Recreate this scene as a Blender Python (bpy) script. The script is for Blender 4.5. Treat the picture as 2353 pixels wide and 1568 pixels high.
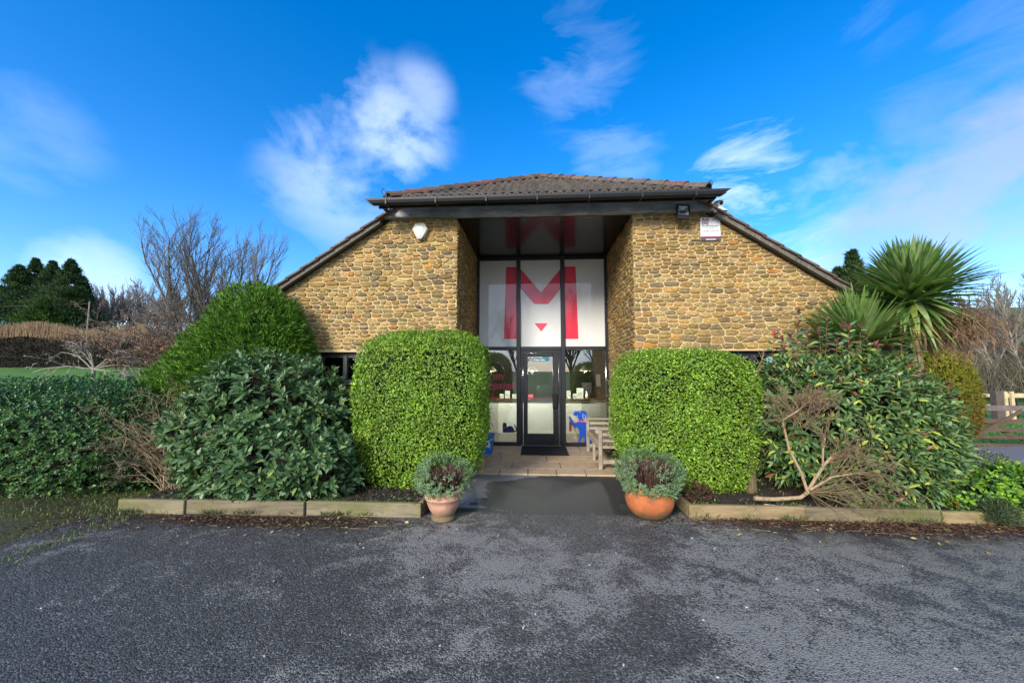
import bpy, math, random
import numpy as np
from mathutils import Vector, Matrix
# ---------------------------------------------------------------- camera, sky, sun, exposure
S = bpy.context.scene
C = S.collection
for o in list(bpy.data.objects): bpy.data.objects.remove(o)
F = 849.0; YAW = math.radians(3.3); PIT = math.radians(4.2); SY = 10.0; H = 1.58
cam = bpy.data.objects.new('camera', bpy.data.cameras.new('camera')); C.objects.link(cam)
cam.location = (0, 0, H); cam.rotation_euler = (math.pi/2+PIT, 0, YAW)
cam.data.sensor_width = 36; cam.data.lens = F/2352*36; cam.data.shift_y = SY/2352
cam.data.clip_start = .05; cam.data.clip_end = 3000
S.camera = cam
S.view_settings.view_transform = 'Standard'; S.view_settings.look = 'None'
S.view_settings.gamma = 1; S.view_settings.exposure = 1.1
SUN_EL, SUN_AZ = math.radians(24), math.radians(207)     # azimuth clockwise from +Y: behind the camera, to the left
w = bpy.data.worlds.new("World"); S.world = w; w.use_nodes = True
def ray(x, y):
    cy, sy, cp, sp = math.cos(YAW), math.sin(YAW), math.cos(PIT), math.sin(PIT)
    a = (x-1176)/F; b = -(y-784-SY)/F
    return Vector((-sy*cp+a*cy+b*sy*sp, cy*cp+a*sy-b*cy*sp, sp+b*cp))
def at(x, y, Y):
    r = ray(x, y); t = Y/r[1]; return Vector((r[0]*t, Y, H+r[2]*t))
def gd(x, y, z=0.0):
    r = ray(x, y); t = (z-H)/r[2]; return Vector((r[0]*t, r[1]*t, z))

def world():
    nt = w.node_tree; N = nt.nodes; Lk = nt.links; N.clear()
    def n(t, **k):
        x = N.new(t)
        for a, v in k.items(): setattr(x, a, v)
        return x
    out = n('ShaderNodeOutputWorld'); bg = n('ShaderNodeBackground'); Lk.new(bg.outputs[0], out.inputs[0])
    sky = n('ShaderNodeTexSky', sky_type='NISHITA', sun_disc=False)
    sky.sun_elevation = SUN_EL; sky.sun_rotation = SUN_AZ; sky.altitude = 0; sky.air_density = 1.0; sky.dust_density = .35; sky.ozone_density = 2.6
    hs = n('ShaderNodeHueSaturation'); hs.inputs['Saturation'].default_value = 1.42; hs.inputs['Value'].default_value = 1.0
    Lk.new(sky.outputs[0], hs.inputs['Color'])
    tc = n('ShaderNodeTexCoord'); nrm = n('ShaderNodeVectorMath', operation='NORMALIZE'); Lk.new(tc.outputs['Generated'], nrm.inputs[0])
    def math_(op, a, b=None, c=False):
        m = n('ShaderNodeMath', operation=op); m.use_clamp = c
        for i, v in enumerate((a, b)):
            if v is None: continue
            if hasattr(v, 'links'): Lk.new(v, m.inputs[i])
            else: m.inputs[i].default_value = v
        return m.outputs[0]
    def noise(sc, scale, rough=.6, dist=.4, rot=0):
        mp = n('ShaderNodeMapping'); mp.inputs['Scale'].default_value = sc; mp.inputs['Rotation'].default_value = (0, rot, 0); Lk.new(nrm.outputs[0], mp.inputs[0])
        t = n('ShaderNodeTexNoise'); t.inputs['Scale'].default_value = scale; t.inputs['Detail'].default_value = 12
        t.inputs['Roughness'].default_value = rough; t.inputs['Distortion'].default_value = dist; Lk.new(mp.outputs[0], t.inputs[0]); return t.outputs[0]
    # each cloud: direction, inner and outer cos, density
    big = noise((1, 1, 1.5), 5.0, .58, .25); wisp = noise((.8, .8, 2.6), 6.0, .62, .5, .5); fine = noise((1, 1, 1), 16, .6, .3)
    tot = None
    clouds = [((900, 310), 9, .85, 'b'), ((960, 230), 5.5, .6, 'b'), ((780, 410), 11, .6, 'b'), ((30, 300), 7, .22, 'b'), ((190, 640), 6, .7, 'b'),
              ((1330, 170), 9, .19, 'w'), ((1400, 370), 8, .22, 'w'), ((1710, 420), 8, .95, 'w'), ((2010, 440), 9, 1.1, 'b'), ((2330, 340), 8, 1.1, 'b'), ((2200, 450), 9, 1.1, 'b'),
              ((2330, 60), 6, .42, 'w'), ((2040, 40), 4, .15, 'w'), ((2130, 250), 5, .35, 'w'), ((1900, 600), 9, .8, 'w'), ((2300, 610), 7, .4, 'w')]
    for (px, py), deg, den, kind in clouds:
        d = ray(px, py).normalized()
        dp = n('ShaderNodeVectorMath', operation='DOT_PRODUCT'); Lk.new(nrm.outputs[0], dp.inputs[0]); dp.inputs[1].default_value = d
        mr = n('ShaderNodeMapRange', interpolation_type='SMOOTHSTEP'); Lk.new(dp.outputs['Value'], mr.inputs[0])
        mr.inputs[1].default_value = math.cos(math.radians(deg*1.12)); mr.inputs[2].default_value = math.cos(math.radians(deg*.1)); mr.inputs[4].default_value = den
        tn = big if kind == 'b' else wisp
        lo = .33 if kind == 'b' else .50
        mr.inputs[4].default_value = 1.0
        g_ = math_('MULTIPLY_ADD', tn, 4.2 if kind == 'b' else 4.6); g_.node.inputs[2].default_value = -2.42 if kind == 'b' else -2.75
        nn = math_('ADD', mr.outputs[0], g_, True)
        nn = math_('MULTIPLY', nn, mr.outputs[0])
        v = math_('MULTIPLY', nn, den*.50)
        tot = v if tot is None else math_('MAXIMUM', tot, v)
    # broken bright cloud behind the camera (what the glass mirrors)
    sep = n('ShaderNodeSeparateXYZ'); Lk.new(nrm.outputs[0], sep.inputs[0])
    bk = n('ShaderNodeMapRange'); Lk.new(sep.outputs[1], bk.inputs[0]); bk.inputs[1].default_value = -.15; bk.inputs[2].default_value = -.75; bk.inputs[4].default_value = 1.0
    bn = math_('MULTIPLY_ADD', big, 2.6); bn.node.inputs[2].default_value = -.55; bn.node.use_clamp = True
    tot = math_('MAXIMUM', tot, math_('MULTIPLY', bk.outputs[0], bn))
    fm = math_('MULTIPLY_ADD', fine, .5); fm.node.inputs[2].default_value = .78
    tot = math_('MULTIPLY', tot, fm, True)
    # high thin haze
    cc = n('ShaderNodeMixRGB'); cc.inputs[1].default_value = (5.0, 5.6, 6.6, 1); cc.inputs[2].default_value = (2.1, 2.25, 3.0, 1)
    sh = n('ShaderNodeMapRange'); Lk.new(big, sh.inputs[0]); sh.inputs[1].default_value = .5; sh.inputs[2].default_value = .72; sh.inputs[4].default_value = .75; rg = n('ShaderNodeMapRange'); Lk.new(sep.outputs[0], rg.inputs[0]); rg.inputs[1].default_value = .50; rg.inputs[2].default_value = .62; rg.inputs[4].default_value = 1.0; Lk.new(math_('MAXIMUM', sh.outputs[0], rg.outputs[0]), cc.inputs[0])
    mix = n('ShaderNodeMixRGB'); Lk.new(tot, mix.inputs[0]); tn_ = n('ShaderNodeMixRGB', blend_type='MULTIPLY'); tn_.inputs[0].default_value = 1; Lk.new(hs.outputs[0], tn_.inputs[1]); tn_.inputs[2].default_value = (.95, .86, 1.0, 1); Lk.new(tn_.outputs[0], mix.inputs[1]); Lk.new(cc.outputs[0], mix.inputs[2])
    Lk.new(mix.outputs[0], bg.inputs[0]); bg.inputs[1].default_value = 0.15
world()
sl = bpy.data.lights.new('sun', 'SUN'); sl.energy = 2.3; sl.angle = math.radians(16); sl.color = (1, .93, .82)
sun = bpy.data.objects.new('sun', sl); C.objects.link(sun)
sd = Vector((math.sin(SUN_AZ)*math.cos(SUN_EL), math.cos(SUN_AZ)*math.cos(SUN_EL), math.sin(SUN_EL)))
sun.rotation_euler = sd.to_track_quat('Z', 'Y').to_euler(); sun.location = sd*30

# ---------------------------------------------------------------- helpers
rng = np.random.default_rng(7); random.seed(7)
def tag(o, label=None, cat=None, group=None, kind=None):
    for k, v in (('label', label), ('category', cat), ('group', group), ('kind', kind)):
        if v: o[k] = v
    return o
def empty(name, loc=(0, 0, 0), label=None, cat=None, group=None):
    o = bpy.data.objects.new(name, None); C.objects.link(o); o.location = loc; o.empty_display_size = .1
    return tag(o, label, cat, group)
class MB:
    """mesh builder; all points in world space"""
    def __init__(s): s.v = []; s.f = []; s.c = []; s.n = 0; s.m = []
    def add(s, V, Fs, col=(1, 1, 1), mi=0):
        V = np.asarray(V, float).reshape(-1, 3)
        s.v.append(V)
        c = np.asarray(col, float)
        if c.ndim == 1: c = np.tile(c, (len(V), 1))
        s.c.append(c)
        if isinstance(Fs, np.ndarray): s.f.append(Fs+s.n); s.m.append(np.full(len(Fs), mi))
        else:
            for f in Fs: s.f.append(np.array([f])+s.n); s.m.append(np.array([mi]))
        s.n += len(V); return s
    def box(s, a, b, col=(1, 1, 1), R=None, mi=0, bev=0.0):
        (x0, y0, z0), (x1, y1, z1) = a, b
        x0, x1 = min(x0, x1), max(x0, x1); y0, y1 = min(y0, y1), max(y0, y1); z0, z1 = min(z0, z1), max(z0, z1)
        if bev <= 0:
            V = np.array([(x, y, z) for z in (z0, z1) for y in (y0, y1) for x in (x0, x1)])
            Fc = np.array([(0, 2, 3, 1), (4, 5, 7, 6), (0, 1, 5, 4), (2, 6, 7, 3), (0, 4, 6, 2), (1, 3, 7, 5)])
            if R is not None: V = np.array([R @ Vector(p) for p in V])
            return s.add(V, Fc, col, mi)
        e = bev; bm_v = []
        idx = {}
        for ix, X in enumerate((x0, x1)):
            for iy, Yy in enumerate((y0, y1)):
                for iz, Z in enumerate((z0, z1)):
                    sx, sy, sz = (1, -1)[ix], (1, -1)[iy], (1, -1)[iz]
                    idx[ix, iy, iz] = len(bm_v)
                    bm_v += [(X, Yy+sy*e, Z+sz*e), (X+sx*e, Yy, Z+sz*e), (X+sx*e, Yy+sy*e, Z)]
        fs = []
        for ix in (0, 1): fs.append([idx[ix, a, b] for a, b in ((0, 0), (1, 0), (1, 1), (0, 1))])
        for iy in (0, 1): fs.append([idx[a, iy, b]+1 for a, b in ((0, 0), (1, 0), (1, 1), (0, 1))])
        for iz in (0, 1): fs.append([idx[a, b, iz]+2 for a, b in ((0, 0), (1, 0), (1, 1), (0, 1))])
        for a in (0, 1):
            for b in (0, 1):
                fs.append([idx[a, b, 0], idx[a, b, 1], idx[a, b, 1]+1, idx[a, b, 0]+1])
                fs.append([idx[a, 0, b], idx[a, 1, b], idx[a, 1, b]+2, idx[a, 0, b]+2])
                fs.append([idx[0, a, b]+1, idx[1, a, b]+1, idx[1, a, b]+2, idx[0, a, b]+2])
        for k, i in idx.items(): fs.append([i, i+1, i+2])
        V = np.array(bm_v)
        if R is not None: V = np.array([R @ Vector(p) for p in V])
        return s.add(V, fs, col, mi)
    def prism(s, pts, d, col=(1, 1, 1), mi=0):
        """closed polygon (3-D points) extruded by vector d"""
        n = len(pts); P = np.array([tuple(p) for p in pts]); V = np.vstack([P, P+np.array(d)])
        fs = [list(range(n)), list(range(2*n-1, n-1, -1))]+[[i, (i+1) % n, (i+1) % n+n, i+n] for i in range(n)]
        return s.add(V, fs, col, mi)
    def segs(s, P0, P1, R0, R1, k=4, col=(1, 1, 1)):
        P0, P1 = np.asarray(P0, float), np.asarray(P1, float); R0 = np.asarray(R0, float); R1 = np.asarray(R1, float)
        if len(P0) == 0: return s
        d = P1-P0; L = np.linalg.norm(d, axis=1, keepdims=True)+1e-9; d /= L
        up = np.where(np.abs(d[:, 2:3]) > .9, np.array([[1., 0, 0]]), np.array([[0, 0, 1.]]))
        a = np.cross(d, up); a /= np.linalg.norm(a, axis=1, keepdims=True)+1e-9; b = np.cross(d, a)
        n = len(P0); V = np.zeros((n, 2*k, 3))
        for i in range(k):
            t = 2*math.pi*i/k; o = a*math.cos(t)+b*math.sin(t)
            V[:, i] = P0-d*(R0[:, None]*.3)+o*R0[:, None]; V[:, k+i] = P1+d*(R1[:, None]*.3)+o*R1[:, None]
        f = np.array([(i, (i+1) % k, (i+1) % k+k, i+k) for i in range(k)])
        Fc = (f[None]+(np.arange(n)*2*k)[:, None, None]).reshape(-1, 4)
        c = np.asarray(col, float)
        if c.ndim == 2: c = np.repeat(c, 2*k, axis=0)
        return s.add(V.reshape(-1, 3), Fc, c)
    def tube(s, pts, r, k=8, col=(1, 1, 1), caps=True, mi=0):
        P = [Vector(p) for p in pts]; n = len(P); rs = r if hasattr(r, '__len__') else [r]*n
        V = []; a = None
        for i in range(n):
            d = (P[min(i+1, n-1)]-P[max(i-1, 0)]).normalized()
            if a is None: a = d.orthogonal().normalized()
            a = (a-d*a.dot(d)).normalized(); b = d.cross(a)
            V += [P[i]+(a*math.cos(2*math.pi*j/k)+b*math.sin(2*math.pi*j/k))*rs[i] for j in range(k)]
        fs = [[i*k+j, i*k+(j+1) % k, (i+1)*k+(j+1) % k, (i+1)*k+j] for i in range(n-1) for j in range(k)]
        if caps: fs += [list(range(k))[::-1], list(range((n-1)*k, n*k))]
        return s.add([tuple(v) for v in V], fs, col, mi)
    def lathe(s, prof, c, k=32, col=(1, 1, 1), wob=0.0, seed=0):
        V = []; n = len(prof)
        for (r, z) in prof:
            for j in range(k):
                t = 2*math.pi*j/k; rr = r*(1+wob*math.sin(2*t+seed)+wob*.6*math.sin(3*t+seed*2+z*6))
                V.append((c[0]+rr*math.cos(t), c[1]+rr*math.sin(t), c[2]+z))
        fs = [[i*k+j, i*k+(j+1) % k, (i+1)*k+(j+1) % k, (i+1)*k+j] for i in range(n-1) for j in range(k)]
        fs += [list(range(k))[::-1], list(range((n-1)*k, n*k))]
        return s.add(V, fs, col)
    def build(s, name, mat, parent=None, smooth=False, origin=None):
        me = bpy.data.meshes.new(name)
        V = np.vstack(s.v)
        off = Vector(parent.matrix_world.translation) if parent else Vector((0, 0, 0))
        if parent:
            off = Vector((0, 0, 0)); p = parent
            while p: off += Vector(p.location); p = p.parent
        if parent is None and origin is not None: off = Vector(origin)
        V = V-np.array(off)
        me.vertices.add(len(V)); me.vertices.foreach_set('co', V.ravel())
        loops = np.concatenate([f.ravel() for f in s.f]); sizes = np.concatenate([np.full(len(f), f.shape[1]) for f in s.f])
        st = np.concatenate([[0], np.cumsum(sizes)[:-1]])
        me.loops.add(len(loops)); me.loops.foreach_set('vertex_index', loops.astype(np.int32))
        me.polygons.add(len(sizes)); me.polygons.foreach_set('loop_start', st.astype(np.int32)); me.polygons.foreach_set('loop_total', sizes.astype(np.int32))
        mats = mat if isinstance(mat, (list, tuple)) else [mat]
        for m in mats: me.materials.append(m)
        if len(mats) > 1: me.polygons.foreach_set('material_index', np.concatenate(s.m).astype(np.int32))
        me.polygons.foreach_set('use_smooth', np.full(len(sizes), bool(smooth)))
        ca = me.color_attributes.new('Col', 'FLOAT_COLOR', 'POINT')
        cc = np.vstack(s.c); ca.data.foreach_set('color', np.hstack([cc, np.ones((len(cc), 1))]).ravel())
        me.update(); me.validate()
        o = bpy.data.objects.new(name, me); C.objects.link(o)
        if parent: o.parent = parent
        elif origin is not None: o.location = off
        return o
def struct(name, mb, m, **k):
    return tag(mb.build(name, m, **k), kind='structure')

# ---------------------------------------------------------------- materials
def nodes(name):
    m = bpy.data.materials.new(name); m.use_nodes = True; nt = m.node_tree
    return m, nt, nt.nodes['Principled BSDF']
def mixrgb(nt, a, b, fac, typ='MIX'):
    x = nt.nodes.new('ShaderNodeMixRGB'); x.blend_type = typ
    for i, v in ((0, fac), (1, a), (2, b)):
        if hasattr(v, 'links'): nt.links.new(v, x.inputs[i])
        elif i == 0: x.inputs[0].default_value = v
        else: x.inputs[i].default_value = (*v, 1) if len(v) == 3 else v
    return x.outputs[0]
def nz(nt, scale, detail=5, rough=.6, dist=0, sc=(1, 1, 1), coord='Object', off=(0, 0, 0), out=0):
    tc = nt.nodes.new('ShaderNodeTexCoord'); mp = nt.nodes.new('ShaderNodeMapping'); mp.inputs['Scale'].default_value = sc; mp.inputs['Location'].default_value = off
    nt.links.new(tc.outputs[coord], mp.inputs[0]); t = nt.nodes.new('ShaderNodeTexNoise')
    t.inputs['Scale'].default_value = scale; t.inputs['Detail'].default_value = detail; t.inputs['Roughness'].default_value = rough; t.inputs['Distortion'].default_value = dist
    nt.links.new(mp.outputs[0], t.inputs[0]); return t.outputs[out]
def rampf(nt, v, lo, hi, a=0., b=1.):
    x = nt.nodes.new('ShaderNodeMapRange'); nt.links.new(v, x.inputs[0])
    x.inputs[1].default_value = lo; x.inputs[2].default_value = hi; x.inputs[3].default_value = a; x.inputs[4].default_value = b; return x.outputs[0]
def bump(nt, bs, h, strength=.5, dist=.01):
    b = nt.nodes.new('ShaderNodeBump'); b.inputs['Strength'].default_value = strength; b.inputs['Distance'].default_value = dist
    nt.links.new(h, b.inputs['Height']); nt.links.new(b.outputs[0], bs.inputs['Normal']); return b
def attr(nt):
    a = nt.nodes.new('ShaderNodeAttribute'); a.attribute_name = 'Col'; return a.outputs['Color']
def plain(name, col, rough=.5, metal=0., var=.25, scale=20, bmp=.15, coat=0., spec=.5, sc=(1, 1, 1)):
    m, nt, bs = nodes(name)
    f = nz(nt, scale, 5, .6, sc=sc)
    dk = tuple(c*(1-var) for c in col); lt = tuple(min(1, c*(1+var)) for c in col)
    nt.links.new(mixrgb(nt, dk, lt, rampf(nt, f, .3, .7)), bs.inputs['Base Color'])
    bs.inputs['Roughness'].default_value = rough; bs.inputs['Metallic'].default_value = metal; bs.inputs['Coat Weight'].default_value = coat
    bs.inputs['Specular IOR Level'].default_value = spec
    if bmp: bump(nt, bs, f, bmp, .004)
    return m
def leafmat(name, rough=.45, trans=.25, spec=.5, var=.3):
    m, nt, bs = nodes(name); N = nt.nodes; L = nt.links
    f = nz(nt, 9, 3)
    c = mixrgb(nt, attr(nt), (1, 1, 1), 0.0)
    c = mixrgb(nt, c, rampf(nt, f, .25, .75, 1-var, 1+var), 1.0, 'MULTIPLY')
    L.new(c, bs.inputs['Base Color']); bs.inputs['Roughness'].default_value = rough; bs.inputs['Specular IOR Level'].default_value = spec
    tr = N.new('ShaderNodeBsdfTranslucent'); L.new(mixrgb(nt, c, (1.0, 1.1, .4), 1., 'MULTIPLY'), tr.inputs[0])
    mx = N.new('ShaderNodeMixShader'); mx.inputs[0].default_value = trans; L.new(bs.outputs[0], mx.inputs[1]); L.new(tr.outputs[0], mx.inputs[2])
    L.new(mx.outputs[0], N['Material Output'].inputs[0]); return m
def barkmat(name, rough=.85):
    m, nt, bs = nodes(name); f = nz(nt, 30, 5, .65, sc=(1, 1, .3))
    nt.links.new(mixrgb(nt, attr(nt), rampf(nt, f, .3, .7, .6, 1.35), 1., 'MULTIPLY'), bs.inputs['Base Color'])
    bs.inputs['Specular IOR Level'].default_value = .15; bs.inputs['Roughness'].default_value = rough; bump(nt, bs, f, .4, .01); return m
LEAF = leafmat('leaf'); GLOSS = leafmat('glossy_leaf', .38, .12, .35); BARK = barkmat('bark'); NEEDLE = leafmat('needle', .6, .25, .2)
BLACK = plain('black_frame_paint', (.012, .014, .017), .35, 0, .3, 8, .05)
# ---------------------------------------------------------------- ground
def sstep(x, a, b):
    t = np.clip((x-a)/(b-a), 0, 1); return t*t*(3-2*t)
def terr(x, y):
    x = np.asarray(x, float); y = np.asarray(y, float)
    left = sstep(-x, 5.5, 11)*sstep(y, 5, 34)*2.9*(1+.012*np.clip(y-34, 0, 60))
    right = sstep(x, 7, 9)*(-.10*sstep(y, 8.0, 9.2)-.40*sstep(y, 9.5, 20))
    hill = sstep(x, 8, 40)*sstep(y, 34, 95)*17
    back = sstep(y, 60, 200)*3+sstep(-y, 30, 90)*2
    verge = 0.10*sstep(-x, 4.6, 6.2)
    return left+right+hill+back+verge
def ground():
    xs = np.unique(np.concatenate([np.linspace(-260, -30, 30), np.linspace(-30, 30, 121), np.linspace(30, 260, 30)]))
    ys = np.unique(np.concatenate([np.linspace(-150, -12, 16), np.linspace(-12, 44, 113), np.linspace(44, 400, 40)]))
    X, Y = np.meshgrid(xs, ys); Z = terr(X, Y)-.03
    # the lawn dips under the buildings and tarmac
    V = np.stack([X, Y, Z], -1).reshape(-1, 3); nx = len(xs)
    i = np.arange(len(ys)-1)[:, None]*nx+np.arange(nx-1)[None]; i = i.ravel()
    m, nt, bs = nodes('grass_field')
    f = nz(nt, .25, 6, .6); g = nz(nt, 14, 6, .7)
    c = mixrgb(nt, (.045, .13, .012), (.10, .22, .03), rampf(nt, f, .35, .65))
    tc = nt.nodes.new('ShaderNodeTexCoord'); sp = nt.nodes.new('ShaderNodeSeparateXYZ'); nt.links.new(tc.outputs['Object'], sp.inputs[0])
    yv = rampf(nt, sp.outputs[1], 7.5, 6.5); xv = rampf(nt, sp.outputs[0], -3, -4); mm = nt.nodes.new('ShaderNodeMath'); mm.operation = 'MULTIPLY'; nt.links.new(yv, mm.inputs[0]); nt.links.new(xv, mm.inputs[1])
    c = mixrgb(nt, c, mixrgb(nt, (.035, .03, .016), (.075, .085, .02), rampf(nt, nz(nt, 2.2, 6, .7), .4, .65)), mm.outputs[0]); c = mixrgb(nt, c, (.02, .05, .01), rampf(nt, g, .5, .8, 0, .7))
    nt.links.new(c, bs.inputs['Base Color']); bs.inputs['Roughness'].default_value = .8; bump(nt, bs, g, .8, .06)
    struct('ground', MB().add(V, np.stack([i, i+1, i+nx+1, i+nx], -1)), m, smooth=True)
ground()

def tarmac_mat():
    m, nt, bs = nodes('tarmac'); N = nt.nodes; L = nt.links
    tc = N.new('ShaderNodeTexCoord'); sep = N.new('ShaderNodeSeparateXYZ'); L.new(tc.outputs['Object'], sep.inputs[0])
    def vor(sc, feat='F1', out='Distance'):
        v = N.new('ShaderNodeTexVoronoi'); v.feature = feat; v.inputs['Scale'].default_value = sc; L.new(tc.outputs['Object'], v.inputs[0]); return v
    v1 = vor(95); v2 = vor(210)
    cell = N.new('ShaderNodeSeparateColor'); L.new(v1.outputs['Color'], cell.inputs[0])
    base = mixrgb(nt, (.040, .038, .035), (.125, .117, .107), rampf(nt, cell.outputs[0], .2, 1.0))
    base = mixrgb(nt, base, (.20, .21, .23), rampf(nt, cell.outputs[1], .93, .96, 0, .8))
    # pale worn patches: big drifting areas broken by a fine crumbly edge
    def M(op, a, b, cl=False):
        x = N.new('ShaderNodeMath'); x.operation = op; x.use_clamp = cl
        for i, v in enumerate((a, b)):
            if hasattr(v, 'links'): L.new(v, x.inputs[i])
            else: x.inputs[i].default_value = v
        return x.outputs[0]
    big = nz(nt, .62, 3, .55, .6, off=(3.1, 1.7, 0)); mid = nz(nt, 3.4, 5, .68, .7, sc=(1, 1.25, 1)); fine = nz(nt, 46, 4, .75)
    xg = rampf(nt, sep.outputs[0], -2.6, 1.6, -.17, .06)           # more of it to the right
    yg = rampf(nt, sep.outputs[1], 4.85, 4.2, -.5, .0)
    yn = rampf(nt, sep.outputs[1], 1.6, 3.6, -.02, .035)
    s = M('ADD', M('MULTIPLY', big, .8), M('MULTIPLY', mid, .95)); s = M('ADD', s, xg); s = M('ADD', s, yn); s = M('ADD', s, M('MULTIPLY', fine, .62)); s = M('ADD', s, yg)
    s = M('ADD', s, M('MULTIPLY', M('SUBTRACT', cell.outputs[2], .5), .22)); s = M('ADD', s, M('MULTIPLY', M('SUBTRACT', v1.outputs['Distance'], .4), .32))
    patch = rampf(nt, s, 1.245, 1.30)
    # smooth worn asphalt of the path: dark with few grains
    pathf = rampf(nt, M('ADD', sep.outputs[1], M('MULTIPLY', mid, .25)), 4.36, 4.46)
    smooth = mixrgb(nt, (.020, .021, .023), (.036, .038, .040), nz(nt, 30, 5, .7))
    base = mixrgb(nt, base, smooth, M('MULTIPLY', pathf, .9))
    pale = mixrgb(nt, (.25, .235, .205), (.40, .375, .33), nz(nt, 60, 3, .6))
    pale = mixrgb(nt, pale, (.26, .245, .19), rampf(nt, M('ADD', sep.outputs[0], M('MULTIPLY', big, 2.)), 3.2, 4.2, 0, .8))
    col = mixrgb(nt, base, pale, M('MULTIPLY', patch, .72))
    # dry grey screed on the left of the path
    e = M('ADD', sep.outputs[0], M('MULTIPLY', nz(nt, 2.6, 5, .6, .4, off=(5, 2, 0)), .9))
    e = M('ADD', e, rampf(nt, sep.outputs[1], 5.45, 5.85, 0, -.8))
    dry = M('MULTIPLY', rampf(nt, e, -.17, -.20), rampf(nt, sep.outputs[1], 4.42, 4.46), True)
    dry = M('MULTIPLY', dry, rampf(nt, sep.outputs[0], .35, .2), True)
    grey = mixrgb(nt, (.17, .175, .18), (.23, .235, .24), nz(nt, 40, 5, .7))
    col = mixrgb(nt, col, grey, dry)
    # brown leaf-stained margins along the beds
    mg = nz(nt, 5, 5, .65, .5)
    edge = M('MULTIPLY', rampf(nt, M('ADD', sep.outputs[1], M('MULTIPLY', mg, -.9)), 3.15, 3.55), rampf(nt, sep.outputs[1], 4.35, 4.3), True)
    side = M('MAXIMUM', rampf(nt, sep.outputs[0], -1.5, -1.9), rampf(nt, sep.outputs[0], 1.9, 2.3))
    col = mixrgb(nt, col, (.030, .022, .016), M('MULTIPLY', M('MULTIPLY', edge, side), .75))
    L.new(col, bs.inputs['Base Color'])
    L.new(rampf(nt, patch, 0, 1, .52, .75), bs.inputs['Roughness']); bs.inputs['Specular IOR Level'].default_value = .35
    hgt = M('ADD', M('MULTIPLY', v1.outputs['Distance'], -1.), M('MULTIPLY', v2.outputs['Distance'], -.5)); hgt = M('MULTIPLY', hgt, M('SUBTRACT', 1.0, M('MULTIPLY', M('MAXIMUM', pathf, dry), .8)))
    bump(nt, bs, hgt, .9, .009); return m
# forecourt outline: a curved verge on the left
edge_l = [gd(*p) for p in ((-700, 1560), (-260, 1330), (0, 1254), (60, 1228), (130, 1202), (190, 1188), (250, 1182))]
poly = [(-40, -9), (40, -9), (40, 4.62), (5.9, 4.62), (5.9, 8.35), (-1.26, 8.1), (-1.26, 4.1), (-4.75, 4.0)]+[(p.x, p.y) for p in edge_l[::-1]]+[(-6, 1.5), (-9, .5), (-40, -1)]
poly = [(-40, -9), (40, -9), (40, 4.25), (1.7, 4.25), (1.7, 5.87), (-1.26, 5.87), (-1.26, 4.15), (-4.75, 4.05)]+[(p.x, p.y) for p in edge_l[::-1]]+[(-7.5, .8), (-40, -1)]
TARMAC = tarmac_mat()
struct('forecourt', MB().prism([(x, y, 0) for x, y in poly], (0, 0, -.06)), TARMAC)
def road_mat():
    m, nt, bs = nodes('wet_road'); f = nz(nt, 1.2, 5, .6, .5, sc=(.5, 1.6, 1)); g = nz(nt, 60, 4, .7)
    c = mixrgb(nt, (.13, .115, .115), (.20, .18, .175), g)
    wet = rampf(nt, f, .50, .56)
    tc = nt.nodes.new('ShaderNodeTexCoord'); sp = nt.nodes.new('ShaderNodeSeparateXYZ'); nt.links.new(tc.outputs['Object'], sp.inputs[0])
    nr = rampf(nt, sp.outputs[1], 6.9, 6.5); mm = nt.nodes.new('ShaderNodeMath'); mm.operation = 'MULTIPLY'; nt.links.new(wet, mm.inputs[0]); nt.links.new(nr, mm.inputs[1]); wet2 = mm.outputs[0]
    c = mixrgb(nt, c, (.05, .055, .065), wet2)
    nt.links.new(c, bs.inputs['Base Color']); nt.links.new(rampf(nt, wet2, 0, 1, .7, .12), bs.inputs['Roughness'])
    bump(nt, bs, g, .25, .006); return m
ry = lambda x: 8.25+.12*(x-6)
struct('road', MB().prism([(5.9, 4.254, .004), (40, 4.254, .004), (40, ry(40), -.1), (9, ry(9), .0), (5.9, ry(6), .004)], (0, 0, -.05)), road_mat())

# paving slabs in front of the door
def paving():
    mb = MB(); r = random.Random(5)
    x0, x1, y0, y1 = -1.235, 1.61, 5.87, 8.09
    rows = [5.87, 6.22, 6.68, 7.14, 7.52, 8.085]
    for j in range(len(rows)-1):
        x = x0; first = True
        while x < x1-.02:
            wd = r.choice([.62, .45, .82, .95]); 
            if first: wd *= r.uniform(.4, 1); first = False
            xe = min(x1, x+wd)
            if x1-xe < .2: xe = x1
            t = r.uniform(.85, 1.12); cc = r.choice([(.50, .37, .23), (.53, .40, .27), (.45, .35, .24), (.52, .39, .28)])
            g = .007
            a, b, c, d = (x+g, rows[j]+g), (xe-g, rows[j]+g), (xe-g+r.uniform(-.004, .004), rows[j+1]-g), (x+g, rows[j+1]-g)
            zz = .022+r.uniform(-.003, .003)
            mb.prism([(a[0], a[1], zz-.03), (b[0], b[1], zz-.03), (c[0], c[1], zz-.03), (d[0], d[1], zz-.03)][::-1], (0, 0, .03), tuple(q*t for q in cc))
            x = xe
    m, nt, bs = nodes('sandstone_slab')
    n1 = nz(nt, 5, 7, .65, .8); n2 = nz(nt, 1.3, 4)
    c = mixrgb(nt, attr(nt), rampf(nt, n1, .3, .75, .72, 1.22), 1., 'MULTIPLY'); c = mixrgb(nt, c, (.16, .17, .07), rampf(nt, n2, .58, .75, 0, .45))
    nt.links.new(c, bs.inputs['Base Color']); bs.inputs['Roughness'].default_value = .7; bump(nt, bs, n1, .35, .008)
    struct('paving', mb, m)
    struct('paving_joints', MB().box((x0-.01, y0+.01, -.05), (x1+.01, y1+.05, .008)), plain('joint_grit', (.05, .04, .03), .9))
paving()
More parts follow.
